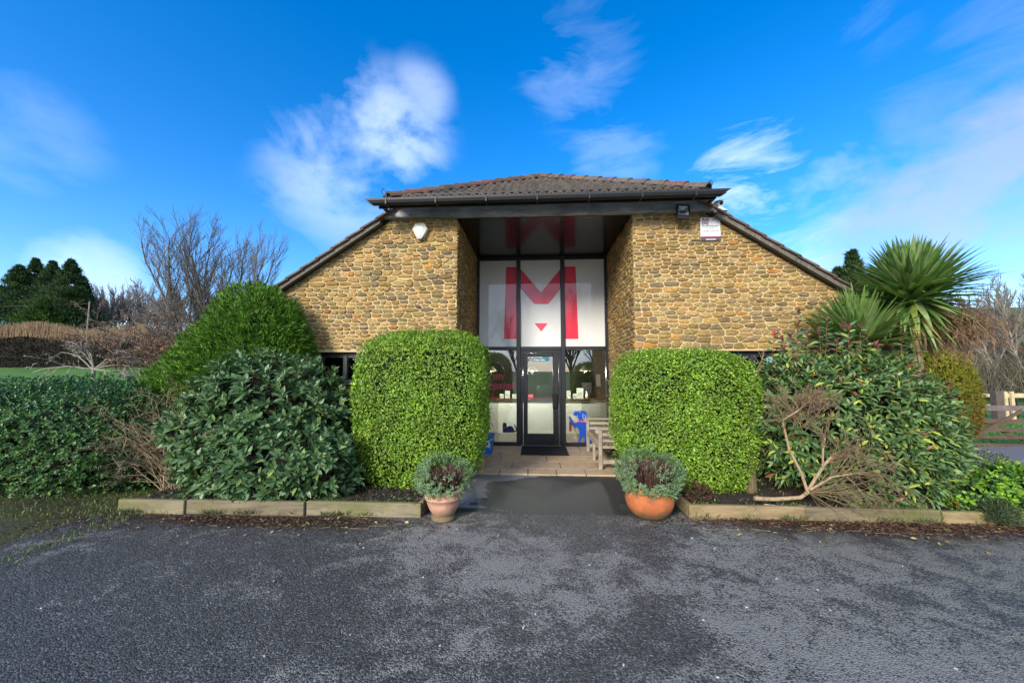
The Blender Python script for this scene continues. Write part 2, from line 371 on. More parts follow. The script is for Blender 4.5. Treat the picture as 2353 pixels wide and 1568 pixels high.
SOIL = plain('bed_soil', (.035, .024, .017), .95, 0, .5, 14, 1.)
struct('bed_soil', MB().box((-4.75, 4.2, -.05), (-1.27, 6.0, .085)), SOIL)
struct('bed_soil', MB().box((1.72, 4.36, -.05), (5.89, 6.0, .085)).box((5.89, 4.32, -.05), (9, 4.9, .07)), SOIL)

# ---------------------------------------------------------------- stone building
BX = 0.18                                    # centre line of the gable
def roofz(x): return 5.96-.655*abs(x-BX)     # top of the side slopes
def gable(x): return min(roofz(x)-.11, 4.20)
def hashn(u, v, s=0):
    return (np.sin(u*1.7+s)+np.sin(v*2.3+u*.9+s*2)+np.sin(u*3.1-v*1.9+s*3))/3
def clip_hp(P, a, b, c):
    """keep the part of convex polygon P where a*x+b*y <= c"""
    out = []
    for i in range(len(P)):
        p, q = P[i-1], P[i]; dp, dq = a*p[0]+b*p[1]-c, a*q[0]+b*q[1]-c
        if (dp <= 0) != (dq <= 0): t = dp/(dp-dq); out.append((p[0]+t*(q[0]-p[0]), p[1]+t*(q[1]-p[1])))
        if dq <= 0: out.append(q)
    return out
def rubble(mb, W, Hh, place, top=None, holes=(), seed=1, u0=0.0, scale=1.0):
    """random rubble: anisotropic cells laid in loose courses, each a separate raised stone"""
    r = random.Random(seed); pts = []; v = -.04; AN = 2.5
    while v < Hh+.1:
        h = r.choice([.055, .066, .078, .09, .105, .125])*scale; u = u0-.2-r.uniform(0, .2)
        while u < u0+W+.3:
            wd = r.uniform(.10, .30)*scale*(h/.1)**.35
            if h > .11*scale and r.random() < .28: pts += [(u+wd/2, v+h*.25), (u+wd*r.uniform(.4, .6), v+h*.78)]
            else: pts.append((u+wd/2, v+h/2+r.uniform(-.20, .20)*h))
            u += wd
        v += h
    und = lambda u: .012*math.sin(u*2.1+seed)+.006*math.sin(u*5.3+seed*2)
    pts = np.array([(p[0]+r.uniform(-.02, .02), p[1]+und(p[0])) for p in pts])
    tint = [(.285, .195, .078), (.245, .165, .067), (.315, .22, .095), (.205, .145, .07), (.27, .17, .062), (.33, .24, .11), (.18, .137, .08), (.30, .195, .070), (.245, .18, .095)]
    Sp = pts/np.array([AN, 1.0])
    for i in range(len(pts)):
        if not (u0-.1 < pts[i, 0] < u0+W+.1 and -.1 < pts[i, 1] < Hh+.1): continue
        d = Sp-Sp[i]; dist = (d**2).sum(1); nb = np.argsort(dist)[1:15]
        P = [(Sp[i, 0]-.2, Sp[i, 1]-.2), (Sp[i, 0]+.2, Sp[i, 1]-.2), (Sp[i, 0]+.2, Sp[i, 1]+.2), (Sp[i, 0]-.2, Sp[i, 1]+.2)]
        for j in nb:
            n_ = d[j]; m_ = (Sp[i]+Sp[j])/2; P = clip_hp(P, n_[0], n_[1], n_@m_)
            if len(P) < 3: break
        if len(P) < 3: continue
        P = [(x*AN, y) for x, y in P]
        P = clip_hp(P, 1, 0, u0+W+.012); P = clip_hp(P, -1, 0, -(u0-.012)); P = clip_hp(P, 0, 1, Hh); P = clip_hp(P, 0, -1, 0)
        if top is not None and len(P) > 2:
            P = clip_hp(P, 0, 1, top(BX)+.004)
            for s_ in (-1, 1):
                k = .655*s_; c0 = top(BX+s_*4)+.655*4    # slope line z = c0 - .655*|x-BX|
                P = clip_hp(P, k, 1, c0+k*BX+.004)
        for (h0, h1, h2, h3) in holes:
            if len(P) < 3: break
            cu, cv = pts[i]
            ins = (h0-.01 < cu < h1+.01) and (h2-.01 < cv < h3+.01)
            if ins: P = []; break
            xs_ = [p[0] for p in P]; ys_ = [p[1] for p in P]
            if max(xs_) > h0 and min(xs_) < h1 and max(ys_) > h2 and min(ys_) < h3:
                if cv >= h3: P = clip_hp(P, 0, -1, -(h3+.03))
                elif cv <= h2: P = clip_hp(P, 0, 1, h2)
                elif cu <= h0: P = clip_hp(P, 1, 0, h0)
                else: P = clip_hp(P, -1, 0, -h1)
        if len(P) < 3: continue
        Q = P; g = .0082*scale*r.uniform(.8, 1.35); n0 = len(P); area = sum(P[k-1][0]*P[k][1]-P[k][0]*P[k-1][1] for k in range(n0)); sg = 1 if area > 0 else -1
        for k in range(n0):
            p, q = P[k-1], P[k]; ex, ey = q[0]-p[0], q[1]-p[1]; L = math.hypot(ex, ey)
            if L < 1e-5: continue
            nx_, ny_ = sg*ey/L, -sg*ex/L; Q = clip_hp(Q, nx_, ny_, nx_*p[0]+ny_*p[1]-g)
            if len(Q) < 3: break
        if len(Q) < 3: continue
        Q = np.array(Q)
        if np.ptp(Q[:, 0]) < .03 or np.ptp(Q[:, 1]) < .022: continue
        R_ = []
        for k in range(len(Q)):
            p, q = Q[k-1], Q[k]; L = np.linalg.norm(q-p)
            if L < .012: R_.append((p+q)/2); continue
            t = min(.33, .011*scale/L*r.uniform(.7, 1.6)); R_.append(p+(q-p)*t)
            if L > .06:
                nn = np.array([q[1]-p[1], p[0]-q[0]])/L
                for f in ((.5,) if L < .13 else (.33, .66)): R_.append(p+(q-p)*(f+r.uniform(-.08, .08))+nn*r.uniform(-.004, .0045))
            R_.append(q-(q-p)*t)
        Q = np.array(R_); n = len(Q); c = Q.mean(0)
        d_ = r.uniform(.008, .024); tx, ty = r.uniform(-.05, .05), r.uniform(-.09, .09)
        V = []
        for (k, dd) in ((1.0, -.006), (.985, d_*.75), (.90, d_), (.5, d_*1.04)):
            for q in Q:
                uu = c+(q-c)*k; V.append(place(uu[0], uu[1], dd+((uu[0]-c[0])*tx+(uu[1]-c[1])*ty+r.uniform(-.003, .003) if k < .99 else 0)))
        V.append(place(c[0], c[1], d_*1.04))
        fs = [[a_*n+j, a_*n+(j+1) % n, (a_+1)*n+(j+1) % n, (a_+1)*n+j] for a_ in range(3) for j in range(n)]
        fs += [[3*n+j, 3*n+(j+1) % n, 4*n] for j in range(n)]
        t = r.choice(tint); br = r.uniform(.80, 1.30); col = tuple(min(1, q*br*r.uniform(.94, 1.06)) for q in (t[0]*1.02, t[1], t[2]*.9))
        if r.random() < .022: col = (.36*br, .17*br, .045)
        mb.add(V, fs, col)
def stone_mat():
    m, nt, bs = nodes('rubble_stone'); n1 = nz(nt, 26, 7, .7, .6, sc=(1, 1, 1.8)); n2 = nz(nt, 7, 5, .6, .3); n3 = nz(nt, 1.1, 4)
    c = mixrgb(nt, attr(nt), rampf(nt, n1, .32, .68, .5, 1.5), 1., 'MULTIPLY'); c = mixrgb(nt, c, rampf(nt, n3, .35, .65, .92, 1.08), 1., 'MULTIPLY')
    c = mixrgb(nt, c, (.09, .07, .045), rampf(nt, n2, .60, .78, 0, .5))
    nt.links.new(c, bs.inputs['Base Color']); bs.inputs['Roughness'].default_value = .9; bs.inputs['Specular IOR Level'].default_value = .2
    bump(nt, bs, n1, .75, .012); return m
def mortar_mat():
    m, nt, bs = nodes('mortar'); n1 = nz(nt, 60, 6, .7); n2 = nz(nt, 2.2, 5)
    c = mixrgb(nt, (.48, .35, .17), (.64, .48, .25), rampf(nt, n1, .3, .7)); c = mixrgb(nt, c, (.27, .20, .10), rampf(nt, n2, .55, .8, 0, .6))
    nt.links.new(c, bs.inputs['Base Color']); bs.inputs['Roughness'].default_value = .95; bump(nt, bs, n1, .5, .006); return m
STONE, MORTAR = stone_mat(), mortar_mat()
YF, YG = 5.98, 8.1
XL, XR = -1.262, 1.628                        # opening
WL, WR = -4.95, 5.50                          # outer ends of the gable
building = empty('stone_building', (BX, YF, 0), 'low stone building with tiled roof and tall recessed glass entrance', 'building')
holeL = (-3.60, -2.0, 1.40, 1.925); holeR = (2.75, 3.90, 1.40, 1.925)
def wall_side(x0, x1, hole, seed, name_inner, xi, sgn):
    st = MB(); mo = MB()
    D = .38
    h0, h1, h2, h3 = hole
    mo.box((x0, YF, -.05), (x1, YF+D, h2)); mo.box((x0, YF, h2), (h0, YF+D, h3)); mo.box((h1, YF, h2), (x1, YF+D, h3))
    xs = sorted([x0, x1, BX-(5.85-4.2)/.655, BX+(5.85-4.2)/.655]); xs = [x for x in xs if x0 <= x <= x1]
    pts = [(x0, YF, h3), (x1, YF, h3)]+[(x, YF, gable(x)) for x in xs[::-1]]
    mo.prism(pts, (0, D, 0))
    rubble(st, x1-x0, 4.25, lambda u, v, d: (u, YF-d, v), top=gable, holes=(hole,), seed=seed, u0=x0, scale=.9)
    # reveal of the recess
    if sgn > 0: mo.box((xi-.36, YF+D, -.05), (xi, YG+.3, 4.2))
    else: mo.box((xi, YF+D, -.05), (xi+.36, YG+.3, 4.2))
    rubble(st, YG-YF+.1, 4.17, lambda u, v, d: (xi+sgn*d, u, v), seed=seed+9, u0=YF, scale=.85)
    w_ = st.build('wall', STONE, building, smooth=True); mo.build('mortar', MORTAR, w_)
wall_side(WL, XL, holeL, 11, '', XL, 1)
wall_side(XR, WR, holeR, 23, '', XR, -1)
# side and rear walls
sw = MB(); sw.box((WL, YF+.38, -.05), (WL+.3, 17, 2.35)).box((WR-.3, YF+.38, -.05), (WR, 17, 2.15)).box((WL, 17, -.05), (WR, 17.3, 2.3))
sw.build('wall', MORTAR, building)
st = MB(); rubble(st, 11, 2.3, lambda u, v, d: (WR+d, u, v), seed=77, u0=YF); st.build('wall', STONE, building, smooth=True)

# roof -----------------------------------------------------------
def tile_mat():
    m, nt, bs = nodes('clay_pantile'); n1 = nz(nt, 22, 6, .7, .5); n2 = nz(nt, 3.5, 5, .6)
    c = mixrgb(nt, attr(nt), rampf(nt, n1, .3, .7, .55, 1.35), 1., 'MULTIPLY')
    c = mixrgb(nt, c, (.035, .038, .02), rampf(nt, n2, .5, .68, 0, .75)); c = mixrgb(nt, c, (.26, .25, .17), rampf(nt, n1, .66, .74, 0, .6))
    nt.links.new(c, bs.inputs['Base Color']); bs.inputs['Roughness'].default_value = .88; bump(nt, bs, n1, .5, .01); return m
TILE = tile_mat()
HW, YE, ZE, SL = 2.46, 5.53, 4.32, .655       # hip half width, eave, eave height, pitch
def front_hip():
    mb = MB(); ex = .30; run = HW; n = int(math.hypot(run, run*SL)/ex)+1; Ls = math.hypot(1, SL); r = random.Random(3)
    for j in range(n):
        y0 = j*ex/Ls; y1 = min(run, (j+1)*ex/Ls+.05)
        if y0 >= run: break
        hw = HW-y0; per = .136; xs = np.arange(-hw, hw+.001, per/8); k = len(xs)
        sh = .01*r.random()
        ph = ((xs+10) % per)/per; wv = .036*np.where(ph < .62, np.sin(ph/.62*math.pi), -.28*np.sin((ph-.62)/.38*math.pi))
        jit = np.array([r.uniform(-.004, .004) for _ in range(400)])[((xs+10)/per).astype(int) % 400]
        V = []
        for (yy, dz) in ((y0, -.005), (y0, .034), (y1, .006)):
            for x, wz, jj in zip(xs, wv, jit): V.append((BX+x, YE+yy+jj*2+sh, ZE+yy*SL+dz+wz+jj))
        tc = [r.uniform(.7, 1.25) for _ in range(400)]
        base = np.array([.085, .066, .048]); cols = np.array([base*tc[int((x+10)/per) % 400] for x in xs]); cols = np.vstack([cols]*3)
        fs = np.array([(i*k+q, i*k+q+1, (i+1)*k+q+1, (i+1)*k+q) for i in range(2) for q in range(k-1)])
        mb.add(V, fs, cols)
    o = mb.build('roof', TILE, building, smooth=False)
    return o
roof = front_hip()
def hip_tiles():
    mb = MB(); r = random.Random(8)
    def run_(a, b, w_=.105):
        a, b = Vector(a), Vector(b); L = (b-a).length; n = int(L/.34); d = (b-a)/n
        side = d.cross(Vector((0, 0, 1))).normalized(); up = side.cross(d).normalized()
        for i in range(n):
            p = a+d*i; q = a+d*(i+1)*1.0+d.normalized()*.02; cols = r.choice([(.16, .075, .05), (.13, .08, .055), (.18, .085, .055), (.13, .10, .08), (.18, .11, .065)])
            V = []; k = 9
            for (c, ww, up_) in ((p, w_*1.06, .012), (q, w_*.93, 0)):
                for j in range(k):
                    t = math.pi*j/(k-1); V.append(c+side*math.cos(t)*ww+up*(math.sin(t)*ww*.92-.05+up_))
            for (c, ww, up_) in ((p, w_*.9, .0), (q, w_*.8, -.012)):
                for j in range(k):
                    t = math.pi*j/(k-1); V.append(c+side*math.cos(t)*ww+up*(math.sin(t)*ww*.92-.05+up_))
            fs = [[j, j+1, k+j+1, k+j] for j in range(k-1)]+[[2*k+j, 3*k+j, 3*k+j+1, 2*k+j+1] for j in range(k-1)]+[[j, 2*k+j, 2*k+j+1, j+1] for j in range(k-1)]
            mb.add([tuple(v) for v in V], fs, cols)
    zt = ZE+HW*SL
    for s in (-1, 1): run_((BX+s*(HW+.0), YE-.02, ZE+.04), (BX, YE+HW, zt+.04))
    run_((BX, YE+HW, zt+.05), (BX, 17, zt+.05))
    mb.build('ridge_tiles', TILE, roof)
hip_tiles()
def side_roof():
    mb = MB(); r = random.Random(4)
    for s in (-1, 1):
        Wd = (WR-BX+.13) if s > 0 else (BX-WL+.16)
        x = Wd; ex = .30/math.hypot(1, SL)
        # courses stepping up from the eaves to the ridge; in front of the hip they stop at the hip line
        while x > 0:
            xa, xb = x, max(0, x-ex-.05)
            ya = 5.80 if x > HW-.05 else YE+(HW-xb)+.02
            za, zb = roofz(BX+xa)+.004, roofz(BX+xb)-.022
            V = [(BX+s*xa, ya, za-.035), (BX+s*xb, ya, zb-.03), (BX+s*xb, ya, zb+.0), (BX+s*xa, ya, za)]
            c = r.uniform(.8, 1.2); mb.prism(V, (0, 17.3-ya, 0), (.15*c, .10*c, .075*c)); x -= ex
    mb.build('roof', TILE, building)
    for s in (-1, 1):
        vb = MB()
        xo = (WR+.14) if s > 0 else (WL-.16); xi = BX+s*2.72
        z0, z1 = roofz(xi)-.04, roofz(xo)-.04
        vb.prism([(xi, 5.84, z0), (xo, 5.84, z1), (xo, 5.84, z1-.080), (xi, 5.84, z0-.080)][::s], (0, .05, 0), (.15, .135, .11))
        vb.prism([(xi, 5.892, z0-.004), (xo, 5.892, z1-.004), (xo, 5.892, z1-.06), (xi, 5.892, z0-.06)][::s], (0, .085, 0), (.12, .10, .08))
        vb.build('bargeboard', BOARD, building)
    for s in (-1, 1):
        ev = MB()
        xo = (WR+.15) if s > 0 else (WL-.17); z1 = roofz(xo)-.05
        ev.box((xo, 5.86, z1-.11), (xo+s*.1, 17.3, z1-.02), (.02, .02, .02))
        ev.build('gutter', BLACK, building)
BOARD = barkmat('weathered_board')
side_roof()
def eaves():
    g = MB(); xa, xb = BX-2.80, BX+2.74
    # front gutter: half-round trough section with mitred ends that run back along the roof
    prof = [(0, 0), (-.012, -.05), (-.04, -.082), (-.085, -.09), (-.12, -.07), (-.138, -.03), (-.14, .0), (-.13, .0), (-.125, -.03), (-.105, -.062), (-.078, -.074), (-.046, -.068), (-.022, -.04), (-.012, 0)]
    n = len(prof); V = []
    for (x, m) in ((xa, 1), (xb, -1)):
        for (dy, dz) in prof: V.append((x+m*(-dz)*1.5*(1), YE+.03+dy, ZE-.035+dz))
    fs = [[i, (i+1) % n, n+(i+1) % n, n+i] for i in range(n)]+[list(range(n)), list(range(2*n-1, n-1, -1))]
    g.add(V, fs)
    for x in np.arange(xa+.35, xb, .78): g.box((x-.012, YE-.118, ZE-.132), (x+.012, YE+.03, ZE-.028))
    g.build('gutter', plain('black_gutter_plastic', (.010, .011, .013), .55, 0, .2, 5, 0), building)
    f = MB().box((xa+.18, YE+.032, ZE-.135), (xb-.18, YE+.06, ZE-.0)).box((xa+.22, YE+.061, 4.40), (xb-.22, 5.97, 4.42))
    for s in (-1, 1):      # boxed ends
        f.box((BX+s*2.56, YE+.061, ZE-.10), (BX+s*2.60, 5.78, ZE-.01))
    f.build('fascia', plain('black_fascia', (.008, .009, .010), .55, 0, .2, 5, .1), building)
    b = MB(); zb, zt = 4.185, 4.168
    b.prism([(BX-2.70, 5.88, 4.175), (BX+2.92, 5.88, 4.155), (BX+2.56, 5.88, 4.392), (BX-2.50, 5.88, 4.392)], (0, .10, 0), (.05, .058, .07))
    m, nt, bs = nodes('lightened_stained_beam'); n1 = nz(nt, 3.2, 7, .7, .4, sc=(1, 1, 6)); n2 = nz(nt, 1.4, 4, .6, .5)
    c = mixrgb(nt, (.30, .32, .35), (.56, .58, .60), rampf(nt, n2, .35, .7)); c = mixrgb(nt, c, rampf(nt, n1, .35, .65, .6, 1.2), 1., 'MULTIPLY')  # beam grey lightened in the colour to offset the shade under the gutter
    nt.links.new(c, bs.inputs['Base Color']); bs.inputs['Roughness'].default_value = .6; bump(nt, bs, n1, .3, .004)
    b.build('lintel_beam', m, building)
    # soffit of glossy narrow boards running across
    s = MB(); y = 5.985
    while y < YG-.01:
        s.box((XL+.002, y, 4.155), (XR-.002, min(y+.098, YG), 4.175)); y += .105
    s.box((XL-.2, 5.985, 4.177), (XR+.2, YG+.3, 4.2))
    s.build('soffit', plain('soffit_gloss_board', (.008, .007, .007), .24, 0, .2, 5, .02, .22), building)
eaves()
# ---------------------------------------------------------------- glazed entrance screen
def glassmat(name='window_glass', ior=2.0, tint=(.80, .86, .84)):
    m = bpy.data.materials.new(name); m.use_nodes = True; nt = m.node_tree; nt.nodes.clear()
    o = nt.nodes.new('ShaderNodeOutputMaterial'); mx = nt.nodes.new('ShaderNodeMixShader'); fr = nt.nodes.new('ShaderNodeFresnel'); fr.inputs[0].default_value = ior
    t = nt.nodes.new('ShaderNodeBsdfTransparent'); t.inputs[0].default_value = (*tint, 1); g = nt.nodes.new('ShaderNodeBsdfGlossy'); g.inputs['Roughness'].default_value = .0
    nt.links.new(fr.outputs[0], mx.inputs[0]); nt.links.new(t.outputs[0], mx.inputs[1]); nt.links.new(g.outputs[0], mx.inputs[2]); nt.links.new(mx.outputs[0], o.inputs[0]); return m
GLASS = glassmat(ior=2.5)
FR = plain('powder_coated_frame', (.014, .016, .019), .38, 0, .25, 6, .04)
MX = [XL+.03, -.322, .647, XR-.03]              # jamb / mullion / mullion / jamb centres
TR = 2.115
screen = MB()
for x, hw in ((MX[0], .035), (MX[1], .045), (MX[2], .045), (MX[3], .035)): screen.box((x-hw, YG-.05, .0), (x+hw, YG+.06, 4.153), bev=.006)
for a, b in ((0, 1), (1, 2), (2, 3)):
    xa, xb = MX[a]+.046, MX[b]-.046
    screen.box((xa, YG-.042, TR-.04), (xb, YG+.05, TR+.04), bev=.006); screen.box((xa, YG-.035, 4.085), (xb, YG+.05, 4.150))
    if a != 1: screen.box((xa, YG-.04, .0), (xb, YG+.05, .10), bev=.006)
scr = screen.build('entrance_frame', FR, building)
def pane(x0, x1, z0, z1, y, parent, name='glass_pane', mat=GLASS): return MB().box((x0, y, z0), (x1, y+.006, z1)).build(name, mat, parent)
pane(MX[0]+.03, MX[1]-.04, .095, TR-.035, YG, scr); pane(MX[2]+.04, MX[3]-.03, .095, TR-.035, YG, scr)
# white graphic panels behind glossy glazing
def glossy(name, col, var=.03):
    m = plain(name, col, .45, 0, var, 1.5, 0); b = m.node_tree.nodes['Principled BSDF']; b.inputs['Coat Weight'].default_value = 1; b.inputs['Coat Roughness'].default_value = .03; b.inputs['Coat IOR'].default_value = 1.48; return m
WH = glossy('white_vinyl_panel', (.66, .66, .64)); RED = glossy('red_vinyl', (.72, .008, .045))
for a in range(3): MB().box((MX[a]+.04, YG+.004, TR+.038), (MX[a+1]-.04, YG+.02, 4.09)).build('white_panel', WH, scr)
def round_poly(pts, r, k=5):
    P = [Vector(p) for p in pts]; out = []; n = len(P)
    for i, p in enumerate(P):
        a, b = P[i-1]-p, P[(i+1) % n]-p; rr = min(r, a.length*.4, b.length*.4)
        s, e = p+a.normalized()*rr, p+b.normalized()*rr
        for j in range(k+1):
            t = j/k; out.append((s*(1-t)**2+p*2*t*(1-t)+e*t*t))
    return out
def zp(zx, zy, Y=YG):   # point read in the enlarged view of the photograph -> wall plane
    return at((1400+zx/1.5687)/1.71386, (650+zy/1.5687)/1.71386, Y)
logo = MB()
def clipx(pts, xa, xb):
    for lim, sg in ((xa, 1), (xb, -1)):
        out = []
        for i in range(len(pts)):
            p, q = pts[i-1], pts[i]; ip, iq = sg*(p[0]-lim) >= 0, sg*(q[0]-lim) >= 0
            if ip != iq: t = (lim-p[0])/(q[0]-p[0]); out.append((lim, p[1]+t*(q[1]-p[1])))
            if iq: out.append(q)
        pts = out
    return pts
def flat(pts, y, th=.0025): return [(x, y, z) for x, z in pts]
cx = .158
Mh = [(-.485, 3.935), (-.235, 3.935), (0, 3.52), (.235, 3.935), (.485, 3.935)]
def Z(zx, zy): p = zp(zx, zy); return (p.x, p.z)
legL = [(p.x, p.y) for p in round_poly([(*Z(929, 629), 0), (*Z(1010, 629), 0), (*Z(995, 1073), 0), (*Z(915, 1073), 0)], .03)]
legR = [(p.x, p.y) for p in round_poly([(*Z(1276, 626), 0), (*Z(1358, 625), 0), (*Z(1376, 1073), 0), (*Z(1294, 1073), 0)], .03)]
V1 = [Z(1000, 629), Z(1012, 633), Z(1145, 786), Z(1145, 857), Z(1103, 857), Z(1000, 740)]
V2 = [Z(1145, 786), Z(1270, 633), Z(1290, 629), Z(1290, 735), Z(1190, 857), Z(1145, 857)]
tri = [(p.x, p.y) for p in round_poly([(*Z(1104, 975), 0), (*Z(1187, 975), 0), (*Z(1146, 1028), 0)], .03)]
for a in range(3):
    xa, xb = MX[a]+.047, MX[a+1]-.047
    for k, pts in enumerate((legL, legR, V1, V2, tri)):
        # leg pieces reach the mullions only in the outer panes, the V only in the middle pane
        if k in (0, 1) and a == 1: continue
        if k in (2, 3, 4) and a != 1: continue
        q = clipx(pts, xa, xb)
        if len(q) > 2: logo.prism([(x, YG+.0015, z) for x, z in q], (0, .0015, 0))
logo.build('red_letter_logo', RED, scr)
# door
dx0, dx1 = MX[1]+.047, MX[2]-.047
dfm = MB().box((dx0, YG-.03, .0), (dx0+.05, YG+.03, TR-.042)).box((dx1-.05, YG-.03, .0), (dx1, YG+.03, TR-.042)).box((dx0+.05, YG-.03, TR-.10), (dx1-.05, YG+.03, TR-.042))
dfm.build('door_frame', FR, scr)
d = MB(); a, b, zt = dx0+.056, dx1-.056, TR-.106
d.box((a, YG-.045, .02), (a+.095, YG, zt), bev=.006).box((b-.125, YG-.045, .02), (b, YG, zt), bev=.006).box((a+.096, YG-.043, .02), (b-.126, YG-.002, .285), bev=.006).box((a+.096, YG-.043, zt-.075), (b-.126, YG-.002, zt), bev=.006)
door = d.build('door', FR, building)
pane(a+.09, b-.12, .28, zt-.07, YG-.022, door)
MB().box((b-.135, YG-.10, .83), (b-.03, YG-.047, 1.13), bev=.012).build('handle', plain('black_pull', (.012, .013, .015), .25, 0, .1, 5, 0), door)
MB().lathe([(0.0, -.01), (.012, -.01), (.012, .01), (0, .01)], (b-.07, YG-.05, 1.30), 12).build('lock', plain('chrome', (.75, .75, .75), .2, 1, .05, 5, 0), door)
MB().box((dx0, YG-.075, .022), (dx1, YG-.05, .040)).build('threshold', plain('aluminium', (.6, .6, .6), .35, .8, .05, 5, 0), door)

# ---------------------------------------------------------------- lettering
def text(name, body, size, loc, mat, parent=None, shear=0, ext=.0008, align='LEFT', rot=(math.pi/2, 0, 0), off=0.0, sx=1.0, space=1.0, serif=False):
    cu = bpy.data.curves.new(name, 'FONT'); cu.body = body; cu.size = size; cu.extrude = ext; cu.shear = shear; cu.align_x = align; cu.offset = off; cu.space_character = space
    t = bpy.data.objects.new(name, cu); C.objects.link(t)
    bpy.context.view_layer.update()
    me = bpy.data.meshes.new_from_object(t.evaluated_get(bpy.context.evaluated_depsgraph_get()))
    bpy.data.objects.remove(t); me.materials.clear(); me.materials.append(mat)
    o = bpy.data.objects.new(name, me); C.objects.link(o); o.scale = (sx, 1, 1)
    p = parent; l = Vector(loc); off_ = Vector((0, 0, 0))
    while p: off_ += Vector(p.location); p = p.parent
    o.parent = parent; o.location = l-off_; o.rotation_euler = rot; return o
def flatm(name, col, rough=.5): return plain(name, col, rough, 0, .05, 3, 0)
WT, BK, PK = flatm('white_print', (.75, .76, .74)), flatm('black_print', (.01, .01, .012)), flatm('pink_vinyl', (.70, .055, .12))
BLU, GRN = flatm('blue_print', (.01, .10, .30)), flatm('green_print', (.01, .22, .10))
def z4(zx, zy, Y): return at((1800+zx/2.8514)/1.71386, (1350+zy/2.8514)/1.71386, Y)
# stroke-built serif lettering of the window slogan
def stroke_text(body, x, z, s, y, italic=0.0):
    mb = MB(); G = {}
    def arc(cx_, cz, rx, rz, a0, a1, n=12): return [(cx_+rx*math.cos(math.radians(a0+(a1-a0)*i/n)), cz+rz*math.sin(math.radians(a0+(a1-a0)*i/n))) for i in range(n+1)]
    G['v'] = (.62, [([(.06, 1), (.31, 0)], .13), ([(.56, 1), (.31, 0)], .06), ([(0, 1), (.2, 1)], .05), ([(.44, 1), (.64, 1)], .05)])
    G['e'] = (.56, [(arc(.28, .5, .23, .47, 20, 330), .10), ([(.07, .55), (.5, .55)], .05)])
    G['r'] = (.46, [([(.14, 1), (.14, 0)], .13), (arc(.34, .62, .18, .33, 150, 60, 6), .09), ([(0, 1), (.16, 1)], .05), ([(0, 0), (.3, 0)], .05)])
    G['y'] = (.62, [([(.06, 1), (.33, 0)], .13), ([(.58, 1), (.25, -.38), (.08, -.42)], .06), ([(0, 1), (.2, 1)], .05), ([(.46, 1), (.66, 1)], .05)])
    G['p'] = (.64, [([(.14, 1), (.14, -.45)], .13), (arc(.33, .5, .23, .46, 150, -150), .09), ([(0, 1), (.16, 1)], .05), ([(0, -.45), (.3, -.45)], .05)])
    G['o'] = (.60, [(arc(.30, .5, .24, .46, 0, 360, 20), .10)])
    G['t'] = (.40, [([(.16, 1.35), (.16, .15), (.24, .02), (.38, .08)], .11), ([(0, 1), (.36, 1)], .05)])
    G['a'] = (.60, [(arc(.27, .48, .22, .44, 60, 330, 14), .09), ([(.48, 1), (.48, .1), (.58, .04)], .12)])
    G['n'] = (.66, [([(.14, 1), (.14, 0)], .12), (arc(.35, .6, .18, .34, 160, 0, 8)+[(.53, 0)], .10), ([(0, 1), (.15, 1)], .05), ([(0, 0), (.25, 0)], .05), ([(.42, 0), (.64, 0)], .05)])
    G['m'] = (.98, [([(.14, 1), (.14, 0)], .12), (arc(.32, .6, .16, .34, 160, 0, 8)+[(.48, 0)], .10), (arc(.65, .6, .16, .34, 160, 0, 8)+[(.82, 0)], .10)])
    G['i'] = (.32, [([(.15, 1), (.15, 0)], .12), ([(.15, 1.36), (.15, 1.25)], .14), ([(0, 1), (.15, 1)], .05), ([(.02, 0), (.3, 0)], .05)])
    G['s'] = (.48, [(arc(.24, .74, .17, .23, 30, 250, 8)+arc(.24, .27, .18, .25, 70, -150, 10), .10)])
    G['.'] = (.25, [([(.1, .1), (.1, 0)], .14)])
    for ch in body:
        if ch not in G: x += .3*s; continue
        wd, st = G[ch]
        for li, (pts, th) in enumerate(st):
            P = [Vector((x+(px+pz*italic)*s, 0, z+pz*s)) for px, pz in pts]
            L, R_ = [], []
            for i, p in enumerate(P):
                dd = (P[min(i+1, len(P)-1)]-P[max(0, i-1)]).normalized(); nn = Vector((-dd.z, 0, dd.x))*th*s*.62
                L.append((p.x+nn.x, y-.0004*li, p.z+nn.z)); R_.append((p.x-nn.x, y-.0004*li, p.z-nn.z))
            n = len(P); mb.add(L+R_, [[i, i+1, n+i+1, n+i] for i in range(n-1)])
        x += wd*s*1.05
    return mb, x
p = z4(398, 408, YG); mb1, _ = stroke_text('very', p.x, p.z, .108, YG-.004)
sc = MB()
q = z4(632, 515, YG); _, xe = stroke_text('important', 0, 0, .108, 0, .2)
mb2, _ = stroke_text('important', q.x-xe-.01, q.z, .108, YG-.004, .2)
s_ = z4(382, 622, YG); mb3, _ = stroke_text('s.', s_.x, s_.z, .108, YG-.004)
for b_ in (mb2, mb3): mb1.v += b_.v; mb1.c += b_.c; mb1.f += [f+mb1.n for f in b_.f]; mb1.m += b_.m; mb1.n += b_.n
lt = mb1.build('slogan_lettering', PK, scr)

def plate(name, parent, mat, pts, y, th=.0015): return MB().prism([(x, y, z) for x, z in pts], (0, th, 0)).build(name, mat, parent)
def rect(x0, x1, z0, z1): return [(x0, z0), (x1, z0), (x1, z1), (x0, z1)]
